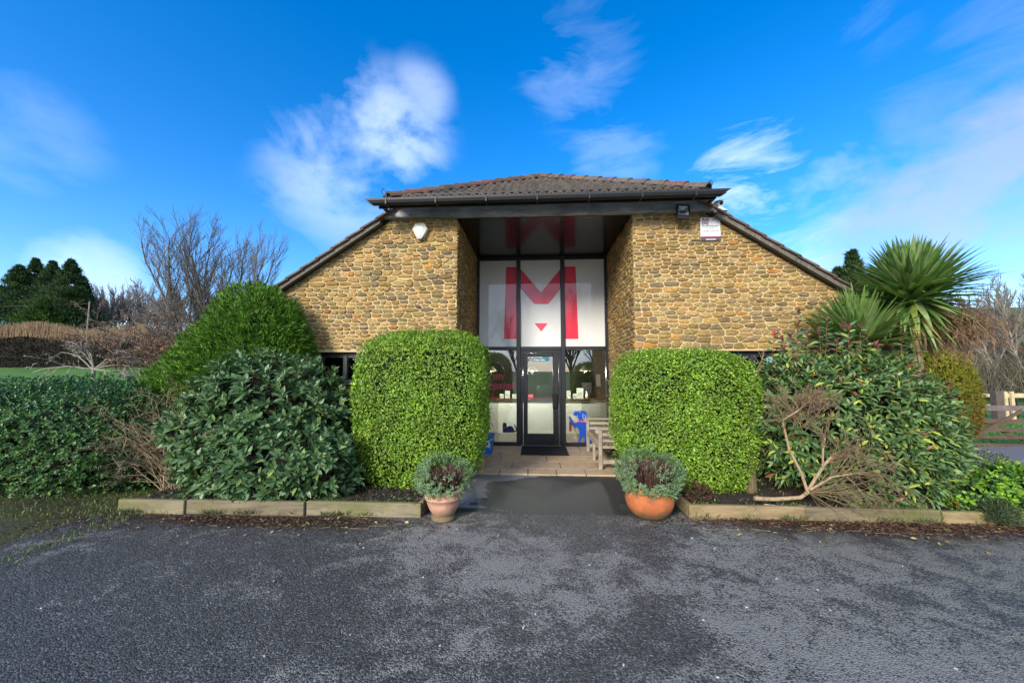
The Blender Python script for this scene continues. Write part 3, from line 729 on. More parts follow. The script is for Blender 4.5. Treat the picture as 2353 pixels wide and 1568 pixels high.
# fire exit sign on the door glass
fy = YG-.026; A = z4(838, 202, fy); B = z4(1032, 143, fy)
sg = empty('door_sign', (A.x, fy, A.z), 'green and blue fire exit keep clear sticker at the top of the glass door', 'sign')
zm = (A.z+B.z)/2
plate('green_band', sg, GRN, rect(A.x, B.x, zm+.002, B.z), fy); plate('blue_band', sg, BLU, rect(A.x, B.x, A.z, zm), fy)
hgt = (B.z-A.z)/2
text('lettering', 'Fire exit', hgt*.95, (A.x+.048, fy-.002, zm+hgt*.28), WT, sg, off=.0012)
text('lettering', 'Keep clear', hgt*.95, (A.x+.048, fy-.002, A.z+hgt*.25), WT, sg, off=.0012)
plate('white_panel', sg, WT, rect(A.x+.006, A.x+.036, zm+.012, B.z-.008), fy-.001)
MB().lathe([(0, 0), (.016, 0), (.016, .001), (0, .001)], (0, 0, 0), 20)
ring = MB(); 
for j in range(20):
    t0, t1 = j*math.pi/10, (j+1)*math.pi/10; c0, c1 = Vector((A.x+.022, fy-.001, A.z+hgt/2)), .015
    ring.add([(c0.x+c1*math.cos(t0), c0.y, c0.z+c1*math.sin(t0)), (c0.x+c1*math.cos(t1), c0.y, c0.z+c1*math.sin(t1)), (c0.x+c1*.7*math.cos(t1), c0.y, c0.z+c1*.7*math.sin(t1)), (c0.x+c1*.7*math.cos(t0), c0.y, c0.z+c1*.7*math.sin(t0))], [[0, 1, 2, 3]])
ring.box((A.x+.0205, fy-.0012, A.z+hgt/2-.003), (A.x+.0235, fy-.0008, A.z+hgt/2+.010)).build('symbol', WT, sg)

# ---------------------------------------------------------------- window decals: dog and cat
def smooth_poly(pts, n=3):
    P = [Vector((x, z, 0)) for x, z in pts]
    for _ in range(n):
        Q = []
        for i in range(len(P)): a_, b_ = P[i], P[(i+1) % len(P)]; Q += [a_*.75+b_*.25, a_*.25+b_*.75]
        P = Q
    return [(p.x, p.y) for p in P]
def zd(zx, zy, Y=YG): p = at((2180+zx/5.228)/1.71386, (1550+zy/5.228)/1.71386, Y); return (p.x, p.z)
def dz(pts, Y=YG-.004): return [zd(a_, b_, Y) for a_, b_ in pts]
dog = empty('dog_decal', (*[zd(600, 995)[0]], YG-.004, .11), 'bright blue sitting dog window sticker with pink collar and raised paw', 'sticker')
BLUE = flatm('royal_blue_vinyl', (.006, .075, .46), .35)
def ncl(mb, pts, y):   # concave outline as one n-gon
    mb.add([(x, y, z) for x, z in pts], [list(range(len(pts)))])
body = [(400, 360), (398, 400), (412, 440), (440, 470), (500, 490), (520, 530), (500, 570), (450, 600), (420, 590), (380, 530), (345, 465), (322, 455), (310, 480), (322, 540), (370, 620), (430, 675), (500, 695), (522, 760), (535, 860), (515, 930), (500, 1000), (550, 1002), (570, 930), (600, 840), (630, 900), (640, 960), (620, 1002), (815, 1008), (822, 930), (850, 800), (835, 740), (790, 690), (740, 640), (680, 560), (676, 500), (682, 420), (660, 360), (600, 338), (545, 340), (480, 362), (430, 352)]
db = MB(); ncl(db, smooth_poly(dz(body), 2), YG-.0035); bo = db.build('body', BLUE, dog)
pk = MB(); ncl(pk, dz([(500, 530), (600, 548), (690, 528), (692, 570), (600, 582), (495, 572)]), YG-.0042); pk.build('collar', PK, dog)
LWS = []
def line(mb, pts, wdt, y):
    P = [Vector((x, 0, z)) for x, z in pts]
    for i in range(len(P)-1):
        dd = (P[i+1]-P[i]).normalized(); nn = Vector((-dd.z, 0, dd.x))*wdt
        mb.add([(P[i].x+nn.x, y, P[i].z+nn.z), (P[i+1].x+nn.x, y, P[i+1].z+nn.z), (P[i+1].x-nn.x, y, P[i+1].z-nn.z), (P[i].x-nn.x, y, P[i].z-nn.z)], [[0, 1, 2, 3]])
lw = MB(); LWS.append(lw); line(lw, dz([(605, 405), (596, 450), (602, 500), (622, 524), (650, 515), (655, 480), (640, 430)]), .004, YG-.0045)
lw = MB(); LWS.append(lw); line(lw, dz([(425, 448), (450, 462), (500, 460)]), .005, YG-.0045); lw = MB(); LWS.append(lw); line(lw, dz([(525, 378), (540, 362), (555, 375)]), .004, YG-.0045)
lw = MB(); LWS.append(lw); ncl(lw, smooth_poly(dz([(405, 375), (415, 362), (432, 370), (415, 392)]), 1), YG-.0045)
for lw, nm in zip(LWS, ('ear_outline', 'mouth_line', 'eye_line', 'nose')): lw.build(nm, WT, dog)
CY = 9.85
def z2(zx, zy, Y): p = at((1880+zx/3.825)/1.71386, (1370+zy/3.825)/1.71386, Y); return (p.x, p.z)
c0 = z2(480, 1265, YG)
cat = empty('cat_decal', (c0[0], YG-.004, c0[1]), 'small dark blue crouching cat window sticker with curled tail', 'sticker')
NAVY = flatm('navy_vinyl', (.018, .022, .10), .35)
ct = [(398, 1110), (382, 1130), (374, 1170), (380, 1220), (378, 1250), (370, 1268), (470, 1270), (560, 1268), (590, 1250), (592, 1210), (575, 1175), (562, 1145), (550, 1150), (560, 1185), (575, 1215), (572, 1240), (555, 1245), (548, 1215), (530, 1180), (490, 1166), (455, 1178), (432, 1190), (442, 1160), (432, 1135), (424, 1112), (412, 1128)]
cb = MB(); ncl(cb, smooth_poly([z2(a_, b_, YG-.0035) for a_, b_ in ct], 1), YG-.0035); cb.build('body', NAVY, cat)
cc_ = MB(); line(cc_, [z2(382, 1200, YG-.004), z2(428, 1193, YG-.004)], .006, YG-.0042); cc_.build('collar', PK, cat)

# ---------------------------------------------------------------- reception room behind the glass
IN = empty('interior_room', (BX, 10, 0)); 
def room():
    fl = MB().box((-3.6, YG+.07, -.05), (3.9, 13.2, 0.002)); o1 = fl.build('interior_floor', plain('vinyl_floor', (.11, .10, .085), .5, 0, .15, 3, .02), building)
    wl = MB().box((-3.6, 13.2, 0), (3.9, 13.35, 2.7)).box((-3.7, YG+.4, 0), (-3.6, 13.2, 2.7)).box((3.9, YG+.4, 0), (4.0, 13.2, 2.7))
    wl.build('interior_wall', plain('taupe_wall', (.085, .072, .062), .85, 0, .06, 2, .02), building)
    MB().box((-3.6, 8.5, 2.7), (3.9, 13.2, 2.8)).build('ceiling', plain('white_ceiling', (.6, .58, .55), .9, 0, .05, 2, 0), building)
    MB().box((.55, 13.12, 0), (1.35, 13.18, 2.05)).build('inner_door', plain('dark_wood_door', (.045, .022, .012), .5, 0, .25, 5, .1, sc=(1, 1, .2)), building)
    MB().box((-3.6, YG+.08, 2.6), (3.9, 8.5, 4.3)).build('inner_bulkhead', plain('white_board', (.6, .58, .55), .9, 0, .05, 2, 0), building)
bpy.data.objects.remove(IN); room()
text('wall_lettering', 'EDIV', .26, (*z4(515, 452, 13.15)[:1], 13.17, z4(515, 452, 13.15).z), BK, building, space=1.15)
def counter():
    e = empty('reception_counter', (.1, CY, 0), 'white reception desk with brown wooden top behind the entrance glass', 'counter')
    xl, xr = z4(460, 900, CY).x, z4(1397, 900, CY).x; zt = z4(900, 640, CY).z
    b = MB(); P = [(xl, CY), (xr, CY), (xr+.85, CY+.55), (xr+.85, CY+.95), (xl-.85, CY+.95), (xl-.85, CY+.55)]
    b.prism([(x, y, 0.003) for x, y in P], (0, 0, zt-.003), (1, 1, 1)); b.build('front_panel', plain('satin_white_desk', (.80, .84, .80), .35, 0, .03, 1, 0), e)
    t = MB(); P = [(xl-.02, CY-.05), (xr+.02, CY-.05), (xr+.90, CY+.52), (xr+.90, CY+.98), (xl-.90, CY+.98), (xl-.90, CY+.52)]
    t.prism([(x, y, zt+.001) for x, y in P], (0, 0, .035)); t.build('worktop', plain('oak_worktop', (.09, .04, .018), .4, 0, .3, 6, .05, sc=(1, 6, 1)), e)
    lg = MB(); x0, z0 = z4(1258, 990, CY-.002)[0], z4(1258, 990, CY).z; hh = z4(1258, 880, CY).z-z0
    for q in ([(0, 0), (.22, 0), (.22, 1), (0, 1)], [(1.0, 0), (1.22, 0), (1.22, 1), (1.0, 1)], [(.22, 1), (.22, .70), (.61, .30), (.61, .62)], [(.61, .62), (.61, .30), (1.0, .70), (1.0, 1)], [(.52, .2), (.7, .2), (.61, .08)]):
        lg.prism([(x0+u*hh, CY-.004, z0+v*hh) for u, v in q], (0, .003, 0))
    lg.build('red_letter_logo', flatm('deep_red', (.42, .02, .04)), e)
    return zt+.036
ct_z = counter()
def desk_items():
    Y = CY+.12
    card = flatm('card_stock', (.42, .45, .42)); drk = flatm('dark_plastic', (.02, .02, .022))
    for (a_, b_, h_, m_, lab, cat_) in ((478, 520, 50, card, 'small pale card leaning at the left end of the reception desk', 'card'), (535, 590, 85, card, 'tall pale leaflet leaning on the left of the reception desk', 'leaflet'),
            (616, 678, 48, card, 'wide pale leaflet holder on the desk beside the left mullion', 'leaflet holder'),
            (1228, 1272, 88, card, 'pale poster stand on the desk just right of the door', 'poster stand'), (1298, 1342, 55, card, 'short pale card left of the tall white frame on the desk', 'card'), (1342, 1416, 115, card, 'tall white framed notice standing on the reception desk', 'framed notice')):
        x0, x1 = z4(a_, 600, Y).x, z4(b_, 600, Y).x; h = h_/2.8514/1.71386/849*Y
        e = empty('notice_stand', ((x0+x1)/2, Y, ct_z), lab, cat_)
        R = Matrix.Translation(((x0+x1)/2, Y, ct_z)) @ Matrix.Rotation(-.14, 4, 'X')
        MB().box((-(x1-x0)/2, 0, .002), ((x1-x0)/2, .012, h), R=R).build('card', m_, e); MB().box((-.02, .013, .001), (.02, .09, .01), R=Matrix.Translation(((x0+x1)/2, Y, ct_z))).build('foot', drk, e)
        MB().box((-(x1-x0)*.36, -.002, h*.35), ((x1-x0)*.36, -.0008, h*.4), R=R).box((-(x1-x0)*.36, -.002, h*.5), ((x1-x0)*.3, -.0008, h*.55), R=R).build('print', drk, e)
    # monitor
    x0, x1 = z4(1392, 0, Y+.3).x, z4(1505, 0, Y+.3).x
    e = empty('monitor', ((x0+x1)/2, Y+.3, ct_z), 'dark monitor with stand at the right end of the reception desk', 'monitor')
    MB().box((x0, Y+.3, ct_z+.10), (x1, Y+.33, ct_z+.42), bev=.008).build('screen', drk, e); MB().box((x0+.15, Y+.33, ct_z+.001), (x0+.22, Y+.36, ct_z+.2)).box((x0+.06, Y+.25, ct_z+.001), (x1-.06, Y+.42, ct_z+.012)).build('stand', drk, e)
    # dispenser bottle
    x0 = z4(1443, 0, Y).x; e = empty('pump_bottle', (x0, Y-.02, ct_z), 'white hand pump bottle on the desk in front of the monitor', 'bottle')
    MB().lathe([(.001, .001), (.035, .001), (.035, .12), (.012, .14), (.012, .17)], (x0, Y-.02, ct_z), 14).build('bottle', WT, e, smooth=True); MB().box((x0-.035, Y-.03, ct_z+.17), (x0+.012, Y-.01, ct_z+.19)).build('pump', WT, e)
    # pink packet
    x0, x1 = z4(795, 0, Y).x, z4(850, 0, Y).x; tag(MB().box((x0, Y, ct_z+.001), (x1, Y+.08, ct_z+.10), bev=.02).build('packet', PK, origin=(x0, Y, ct_z)), 'small pink packet lying on the reception desk behind the door', 'packet')
    # office chair behind
    Yc = 11.6; x0 = z4(975, 0, Yc).x; e = empty('office_chair', (x0, Yc, 0), 'black office chair behind the reception desk', 'chair')
    bk = MB(); bk.prism([(x0+.26*math.cos(t)*(1.0), Yc, .86+.27*math.sin(t)*(1.35 if math.sin(t) > 0 else .8)) for t in np.linspace(0, 2*math.pi, 17)[:-1]], (0, .08, 0)); bk.build('backrest', drk, e)
    MB().box((x0-.24, Yc-.45, .45), (x0+.24, Yc, .53), bev=.03).build('seat', drk, e); MB().tube([(x0, Yc-.22, .1), (x0, Yc-.22, .45)], .03).build('column', drk, e)
    bs_ = MB()
    for k in range(5):
        t = k*2*math.pi/5; bs_.tube([(x0, Yc-.22, .1), (x0+.28*math.cos(t), Yc-.22+.28*math.sin(t), .05)], .022, 6)
    bs_.build('base', drk, e)
    # framed certificates on the back wall
    for a_, b_, c_, d_, lab in ((893, 935, 480, 500, 'upper'), (893, 937, 508, 530, 'lower')):
        A_, B_ = z4(a_, d_, 13.15), z4(b_, c_, 13.15); tag(MB().box((A_.x, 13.15, A_.z), (B_.x, 13.19, B_.z)).build('wall_notice', WT, origin=(A_.x, 13.15, A_.z)), lab+' of two small white notices on the wall behind the desk', 'notice')
    A_, B_ = z4(1436, 478, 13.1), z4(1540, 402, 13.1); tag(MB().box((A_.x, 13.1, A_.z), (B_.x, 13.18, B_.z), bev=.01).build('wall_screen', drk, origin=(A_.x, 13.1, A_.z)), 'black wall screen above the right end of the reception desk', 'screen')
    A_, B_ = z4(1578, 490, 12.8), z4(1625, 350, 12.8)
    tag(MB().box((A_.x, 13.12, A_.z), (B_.x, 13.19, B_.z)).build('wall_poster', WT, origin=(A_.x, 13.12, A_.z)), 'tall white poster on the back wall at the far right', 'poster')
desk_items()
def pendant(zx, lab):
    Y = 9.35; p = z4(zx, 300, Y); x, z = p.x, p.z+.0
    e = empty('pendant_lamp', (x, Y, z), lab, 'lamp', 'pendant lamps over the reception desk')
    MB().lathe([(.03, .10), (.05, .09), (.11, .02), (.15, -.03), (.145, -.03), (.10, .02), (.04, .08), (.02, .09)], (x, Y, z), 20).build('lamp_shade', plain('cream_shade', (.6, .5, .35), .5, 0, .05, 5, 0), e, smooth=True)
    MB().tube([(x, Y, z+.1), (x, Y, 2.69)], .004, 5).build('cord', BLACK, e)
    m = bpy.data.materials.new('lit_bulb'); m.use_nodes = True; b = m.node_tree.nodes['Principled BSDF']; b.inputs['Emission Color'].default_value = (1, .62, .22, 1); b.inputs['Emission Strength'].default_value = 30
    MB().lathe([(.001, -.045), (.03, -.03), (.035, 0), (.02, .03), (.012, .05)], (x, Y, z-.0), 12).build('bulb', m, e, smooth=True)
    l = bpy.data.lights.new('pendant_glow', 'POINT'); l.energy = 42; l.color = (1, .90, .76); l.shadow_soft_size = .04
    lo = bpy.data.objects.new('pendant_glow', l); C.objects.link(lo); lo.parent = e; lo.location = (0, 0, -.07)
pendant(380, 'lit pendant lamp left of the door, above the pink lettering'); pendant(842, 'lit pendant lamp seen through the door glass'); pendant(1435, 'lit pendant lamp right of the door, above the wall screen')

# ---------------------------------------------------------------- side windows
def side_window(hole, lab_children=True):
    x0, x1, z0, z1 = hole; y = YF+.09; e = empty('window', (0, 0, 0)); bpy.data.objects.remove(e)
    f = MB(); t = .05; mid = x0+.42 if x0 < 0 else x1-.42
    f.box((x0, y, z0), (x1, y+.07, z0+.07), bev=.005).box((x0, y, z1-t), (x1, y+.07, z1), bev=.005).box((x0, y+.001, z0+.071), (x0+t, y+.069, z1-t-.001)).box((x1-t, y+.001, z0+.071), (x1, y+.069, z1-t-.001))
    n = 3 if x0 < 0 else 2
    xs = [mid] if x0 > 0 else [x0+.43, x0+.95]
    for q in xs: f.box((q-.035, y-.008, z0+.071), (q+.035, y+.068, z1-t-.001), bev=.004)
    ed = [x0+t]+[v for q in xs for v in (q-.035, q+.035)]+[x1-t]
    for i in range(0, len(ed), 2): f.box((ed[i], y+.015, z1-t-.035), (ed[i+1], y+.055, z1-t-.001), (2, 2, 2))
    w_ = f.build('window', plain('dark_grey_window_frame', (.028, .032, .038), .4, 0, .2, 8, .03), building)
    for i in range(0, len(ed), 2): pane(ed[i], ed[i+1], z0+.07, z1-t, y+.03, w_)
    MB().box((x0-.01, YF-.05, z0-.035), (x1+.01, y+.02, z0-.002), bev=.006).build('sill', BLACK, w_)
    MB().box((x0-.02, YF-.006, z1+.003), (x1+.02, YF+.08, z1+.03)).build('lintel', MORTAR, w_)
    MB().box((x0-.3, YF+.7, .9), (x1+.3, YF+.72, 2.4)).build('inner_blind', plain('pale_interior_blind', (.40, .37, .32), .9, 0, .5, 2, 0), w_)
    return y
side_window(holeL); yw = side_window(holeR)
def wz(zx, zy, Y): p = at((2880+zx/9.804)/1.71386, (1350+zy/9.804)/1.71386, Y); return (p.x, p.z)
A, B = wz(1395, 900, yw), wz(1875, 560, yw)
e = empty('window_sticker', (A[0], yw+.02, A[1]), 'pale blue notice with turquoise band inside the right hand window', 'sticker')
hh = B[1]-A[1]
plate('paper', e, flatm('pale_cyan_paper', (.42, .68, .72)), rect(A[0], B[0], A[1], B[1]), yw+.024); plate('band', e, flatm('turquoise_print', (.02, .32, .48)), rect(A[0]+.006, B[0]-.004, A[1]+hh*.18, A[1]+hh*.52), yw+.022)
text('lettering', 'RO', hh*.5, (A[0]+.01, yw+.021, A[1]+hh*.60), BLU, e)
MB().box((A[0]+.01, yw+.0205, A[1]+hh*.3), (A[0]+.12, yw+.0215, A[1]+hh*.36)).build('print', WT, e)

# ---------------------------------------------------------------- fittings on the wall and beam
def alarm():
    p = at(964.5, 530, YF-.05); e = empty('alarm_box', tuple(p), 'cream hexagonal alarm bell box high on the left stone wall', 'alarm box')
    def q(zx, zy): r_ = zp(zx, zy, YF-.07); return (r_.x, r_.z)
    out = [q(*a_) for a_ in ((370, 358), (425, 356), (447, 395), (428, 430), (408, 458), (388, 458), (368, 432), (350, 398))]
    c = (p.x, p.z); V = []; rings = [(1, YF-.015), (1.0, YF-.075), (.93, YF-.095), (.5, YF-.105)]; n = len(out)
    for k, y in rings: V += [(c[0]+(x-c[0])*k, y, c[1]+(z-c[1])*k) for x, z in out]
    fs = [[i*n+j, i*n+(j+1) % n, (i+1)*n+(j+1) % n, (i+1)*n+j] for i in range(3) for j in range(n)]+[list(range(3*n, 4*n))]
    MB().add(V, fs).build('cover', plain('cream_plastic', (.62, .62, .52), .35, 0, .05, 8, 0), e)
    g = [q(*a_) for a_ in ((372, 441), (424, 441), (409, 459), (388, 459))]
    MB().prism([(x, YF-.108, z) for x, z in g], (0, .04, 0)).build('strobe_lens', flatm('dark_lens', (.02, .025, .035), .2), e)
alarm()
def z8(zx, zy, Y): return at((2600+zx/5.2275)/1.71386, (680+zy/5.2275)/1.71386, Y)
def floodlight():
    Y = 5.72; P = [z8(*a_, Y) for a_ in ((378, 602), (655, 600), (605, 925), (332, 925))]
    e = empty('floodlight', tuple((P[0]+P[2])/2), 'black square LED floodlight fixed to the beam end, tilted downwards', 'floodlight')
    x0, x1 = P[3].x+.012, P[2].x+.012; zb = P[3].z; zt = P[0].z; R = Matrix.Translation((x0, Y+.02, zb)) @ Matrix.Rotation(-.18, 4, 'X') @ Matrix.Rotation(.1, 4, 'Y')
    W_, H_ = x1-x0, (zt-zb)*1.0
    MB().box((0, 0, 0), (W_, .06, H_*.30), R=R, bev=.008).box((0, 0, H_*.93), (W_, .05, H_), R=R).box((0, 0, H_*.301), (W_*.11, .05, H_*.929), R=R).box((W_*.89, 0, H_*.301), (W_, .05, H_*.929), R=R).box((W_*.112, .045, H_*.302), (W_*.888, .052, H_*.928), R=R).build('housing', BLACK, e)
    # pyramid reflector
    rf = MB(); a_, b_, c_, d_ = (W_*.115, .006, H_*.31), (W_*.885, .006, H_*.31), (W_*.885, .006, H_*.92), (W_*.115, .006, H_*.92)
    m1, m2, m3, m4 = (W_*.43, .042, H_*.58), (W_*.57, .042, H_*.58), (W_*.57, .042, H_*.70), (W_*.43, .042, H_*.70)
    V = [tuple(R @ Vector(v)) for v in (a_, b_, c_, d_, m1, m2, m3, m4)]
    rf.add(V, [[0, 1, 5, 4], [1, 2, 6, 5], [2, 3, 7, 6], [3, 0, 4, 7]]); rf.build('reflector', plain('satin_reflector', (.55, .56, .55), .3, .7, .05, 3, 0), e)
    MB().box((W_*.44, .036, H_*.58), (W_*.56, .041, H_*.69), R=R).build('led_chip', flatm('yellow_chip', (.65, .62, .2)), e)
    MB().box((x0+.06, 5.75, zb+.1), (x1-.06, 5.88, zb+.13)).build('bracket', BLACK, e)
    c0 = z8(400, 940, Y); MB().tube([c0+Vector((0, .05, 0)), c0+Vector((.05, .06, -.01)), c0+Vector((.06, .10, -.09)), c0+Vector((.05, .14, -.04)), c0+Vector((.10, .2, .05))], .004, 6).build('cable', BLACK, e)
floodlight()
def cctv():
    Y = 5.84; c = z8(1125, 680, Y); e = empty('security_camera', (c.x, 5.88, c.z), 'white bullet security camera on the right end of the beam', 'camera')
    wm = plain('white_housing', (.72, .72, .70), .35, 0, .04, 8, 0)
    MB().tube([(c.x-.01, 5.878, c.z-.01), (c.x-.01, 5.82, c.z-.01)], [.055, .05], 20).build('base', wm, e, smooth=False)
    MB().tube([(c.x, 5.82, c.z), (c.x+.02, 5.77, c.z-.01), (c.x+.05, 5.72, c.z+.01)], .018, 10).box((c.x-.02, 5.83, c.z-.10), (c.x+.02, 5.86, c.z-.05)).build('arm', wm, e)
    h0 = z8(1130, 655, 5.75); h1 = z8(1243, 625, 5.60); d_ = (h1-h0)
    MB().tube([h0-d_*.1, h1], .036, 18).tube([h1-d_*.02, h1+d_*.04], .041, 18).build('body', wm, e)
    MB().tube([h1+d_*.041, h1+d_*.055], .031, 18).build('lens', flatm('lens_glass', (.015, .015, .02), .1), e)
    side = d_.cross(Vector((0, 0, 1))).normalized()
    MB().prism([h0+side*.035+Vector((0, 0, .040)), h0-side*.035+Vector((0, 0, .040)), h1+d_*.25-side*.032+Vector((0, 0, .040)), h1+d_*.25+side*.032+Vector((0, 0, .040))], (0, 0, .006)).build('hood', wm, e)
cctv()
def sign():
    Y = YF-.035
    A = z8(832, 1400, Y); B = z8(1222, 905, Y); x0, x1, z0, z1 = A.x, B.x, A.z, B.z; W_, H_ = x1-x0, z1-z0
    e = empty('cctv_sign', (x0, Y, z0), 'white surveillance notice with maroon logo and dark foot on right stone wall', 'sign')
    plate('board', e, plain('sign_white', (.68, .70, .70), .4, 0, .03, 5, 0), rect(x0, x1, z0, z1), Y, .006)
    gy = flatm('grey_print', (.06, .065, .08)); mr = flatm('maroon_print', (.30, .02, .06))
    plate('footer', e, gy, rect(x0, x1, z0, z0+H_*.18), Y-.0015); plate('footer_band', e, mr, rect(x0+W_*.03, x1-W_*.03, z0+H_*.11, z0+H_*.17), Y-.003)
    plate('footer_text', e, WT, rect(x0+W_*.25, x0+W_*.75, z0+H_*.035, z0+H_*.065), Y-.003); plate('top_strip', e, gy, rect(x0, x1, z1-H_*.03, z1), Y-.0015)
    text('lettering', 'Add', W_*.20, (x0+W_*.08, Y-.002, z0+H_*.84), mr, e, off=.002, sx=1.1); text('lettering', 'SYSTEMS', W_*.085, (x0+W_*.09, Y-.002, z0+H_*.775), gy, e)
    text('lettering', 'DVJ', W_*.17, (x0+W_*.08, Y-.002, z0+H_*.68), mr, e, off=.002, sx=1.2)
    text('lettering', '24hr CCTV SURVEILLANCE', W_*.068, (x0+W_*.09, Y-.002, z0+H_*.60), gy, e, off=.0004); text('lettering', 'THIS SCHEME IS CONTROLLED BY', W_*.054, (x0+W_*.10, Y-.002, z0+H_*.38), gy, e, off=.0004)
    ln = MB()
    for f_, a_, b_ in ((.555, .15, .85), (.51, .28, .72), (.465, .28, .72), (.31, .12, .2), (.31, .24, .85), (.25, .12, .2), (.25, .24, .85)): ln.box((x0+W_*a_, Y-.002, z0+H_*f_), (x0+W_*b_, Y-.001, z0+H_*(f_+.012)))
    ln.build('print', flatm('faint_print', (.30, .32, .33)), e)
    cmm = MB().prism([(x0+W_*a_, Y-.002, z0+H_*b_) for a_, b_ in ((.60, .86), (.66, .82), (.84, .91), (.80, .96))], (0, .001, 0)).prism([(x0+W_*a_, Y-.002, z0+H_*b_) for a_, b_ in ((.78, .83), (.84, .88), (.92, .76), (.88, .74))], (0, .001, 0)); cmm.build('camera_symbol', flatm('light_grey_print', (.33, .34, .36)), e)
sign()
def curl(px, py, s, lab):   # curled iron hip bracket
    e_base = at(px, py, YE); pts = [e_base]; 
    for t in np.linspace(0, 1, 14):
        a_ = t*math.pi*1.45; pts.append(e_base+Vector((s*(.035+.035*(1-math.cos(a_))*.9), 0, .13+.045*math.sin(a_))))
    pts.insert(1, e_base+Vector((s*.02, 0, .07)))
    tag(MB().tube(pts, .006, 7).build('hip_iron', plain('blue_grey_iron', (.035, .05, .075), .5, .4, .2, 20, .1), origin=e_base), lab, 'roof bracket', 'curled hip irons on the roof corners')
curl(890, 458, -1, 'curled hip iron on the left corner of the tiled roof'); curl(1622, 440, 1, 'curled hip iron on the right corner of the tiled roof')
# ---------------------------------------------------------------- bench, mat, box, pots, bed edging
def wood_mat(name, k=1.0):
    m, nt, bs = nodes(name); n1 = nz(nt, 5, 7, .7, .3, sc=(1, 1, 1)); n2 = nz(nt, 40, 4, .7)
    c = mixrgb(nt, attr(nt), rampf(nt, n1, .3, .7, .65, 1.25), 1., 'MULTIPLY'); c = mixrgb(nt, c, rampf(nt, n2, .3, .7, .8, 1.15), 1., 'MULTIPLY')
    nt.links.new(c, bs.inputs['Base Color']); bs.inputs['Roughness'].default_value = .8; bump(nt, bs, n2, .4, .004); return m
WOOD = wood_mat('silvered_teak')
def bench():
    gc = (.36, .30, .22); dk = (.21, .165, .12)
    x0, x1, y0, y1, z0 = 1.05, 1.56, 6.18, 7.55, .022
    e = empty('garden_bench', ((x0+x1)/2, (y0+y1)/2, z0), 'weathered grey wooden bench side on against the right entrance wall', 'bench')
    for y in (y0, y1):
        MB().box((x0, y-.03, z0), (x0+.06, y+.03, z0+.63), gc, bev=.008).build('leg', WOOD, e)
        MB().box((x1-.06, y-.03, z0), (x1, y+.03, z0+.90), gc, bev=.008).build('leg', WOOD, e)
        MB().box((x0-.035, y-.036, z0+.632), (x1-.062, y+.036, z0+.662), gc, bev=.010).tube([(x0-.02, y-.037, z0+.61), (x0-.02, y+.037, z0+.61)], .032, 12, gc).build('armrest', WOOD, e)
        a = MB()
        for z in (.54, .44, .34): a.box((x0+.061, y-.012, z0+z), (x1-.061, y+.012, z0+z+.045), gc)
        a.build('side_slats', WOOD, e)
        MB().box((x0+.061, y-.018, z0+.10), (x1-.061, y+.018, z0+.16), gc).build('stretcher', WOOD, e)
    s = MB(); n = 8
    for k in range(n):
        xa = x0+.004+(x1-x0-.07)*k/n; s.box((xa, y0-.02, z0+.40), (xa+.045, y1+.02, z0+.422), dk if k else gc, bev=.004)
    s.build('seat', WOOD, e)
    MB().box((x0+.012, y0+.031, z0+.315), (x0+.04, y1-.031, z0+.398), gc).box((x1-.05, y0+.031, z0+.315), (x1-.02, y1-.031, z0+.398), gc).build('seat_rail', WOOD, e)
    MB().box((x0+.22, y0+.02, z0+.08), (x0+.26, y1-.02, z0+.13), dk).build('stretcher', WOOD, e)
    MB().box((x0+.012, (y0+y1)/2-.03, z0), (x0+.055, (y0+y1)/2+.03, z0+.314), gc).build('leg', WOOD, e)
    b = MB().box((x1-.055, y0+.031, z0+.84), (x1-.015, y1-.031, z0+.895), gc).box((x1-.055, y0+.031, z0+.5), (x1-.015, y1-.031, z0+.54), gc)
    y = y0+.08
    while y < y1-.06: b.box((x1-.045, y, z0+.541), (x1-.025, y+.045, z0+.839), gc); y += .095
    b.build('backrest', WOOD, e)
bench()
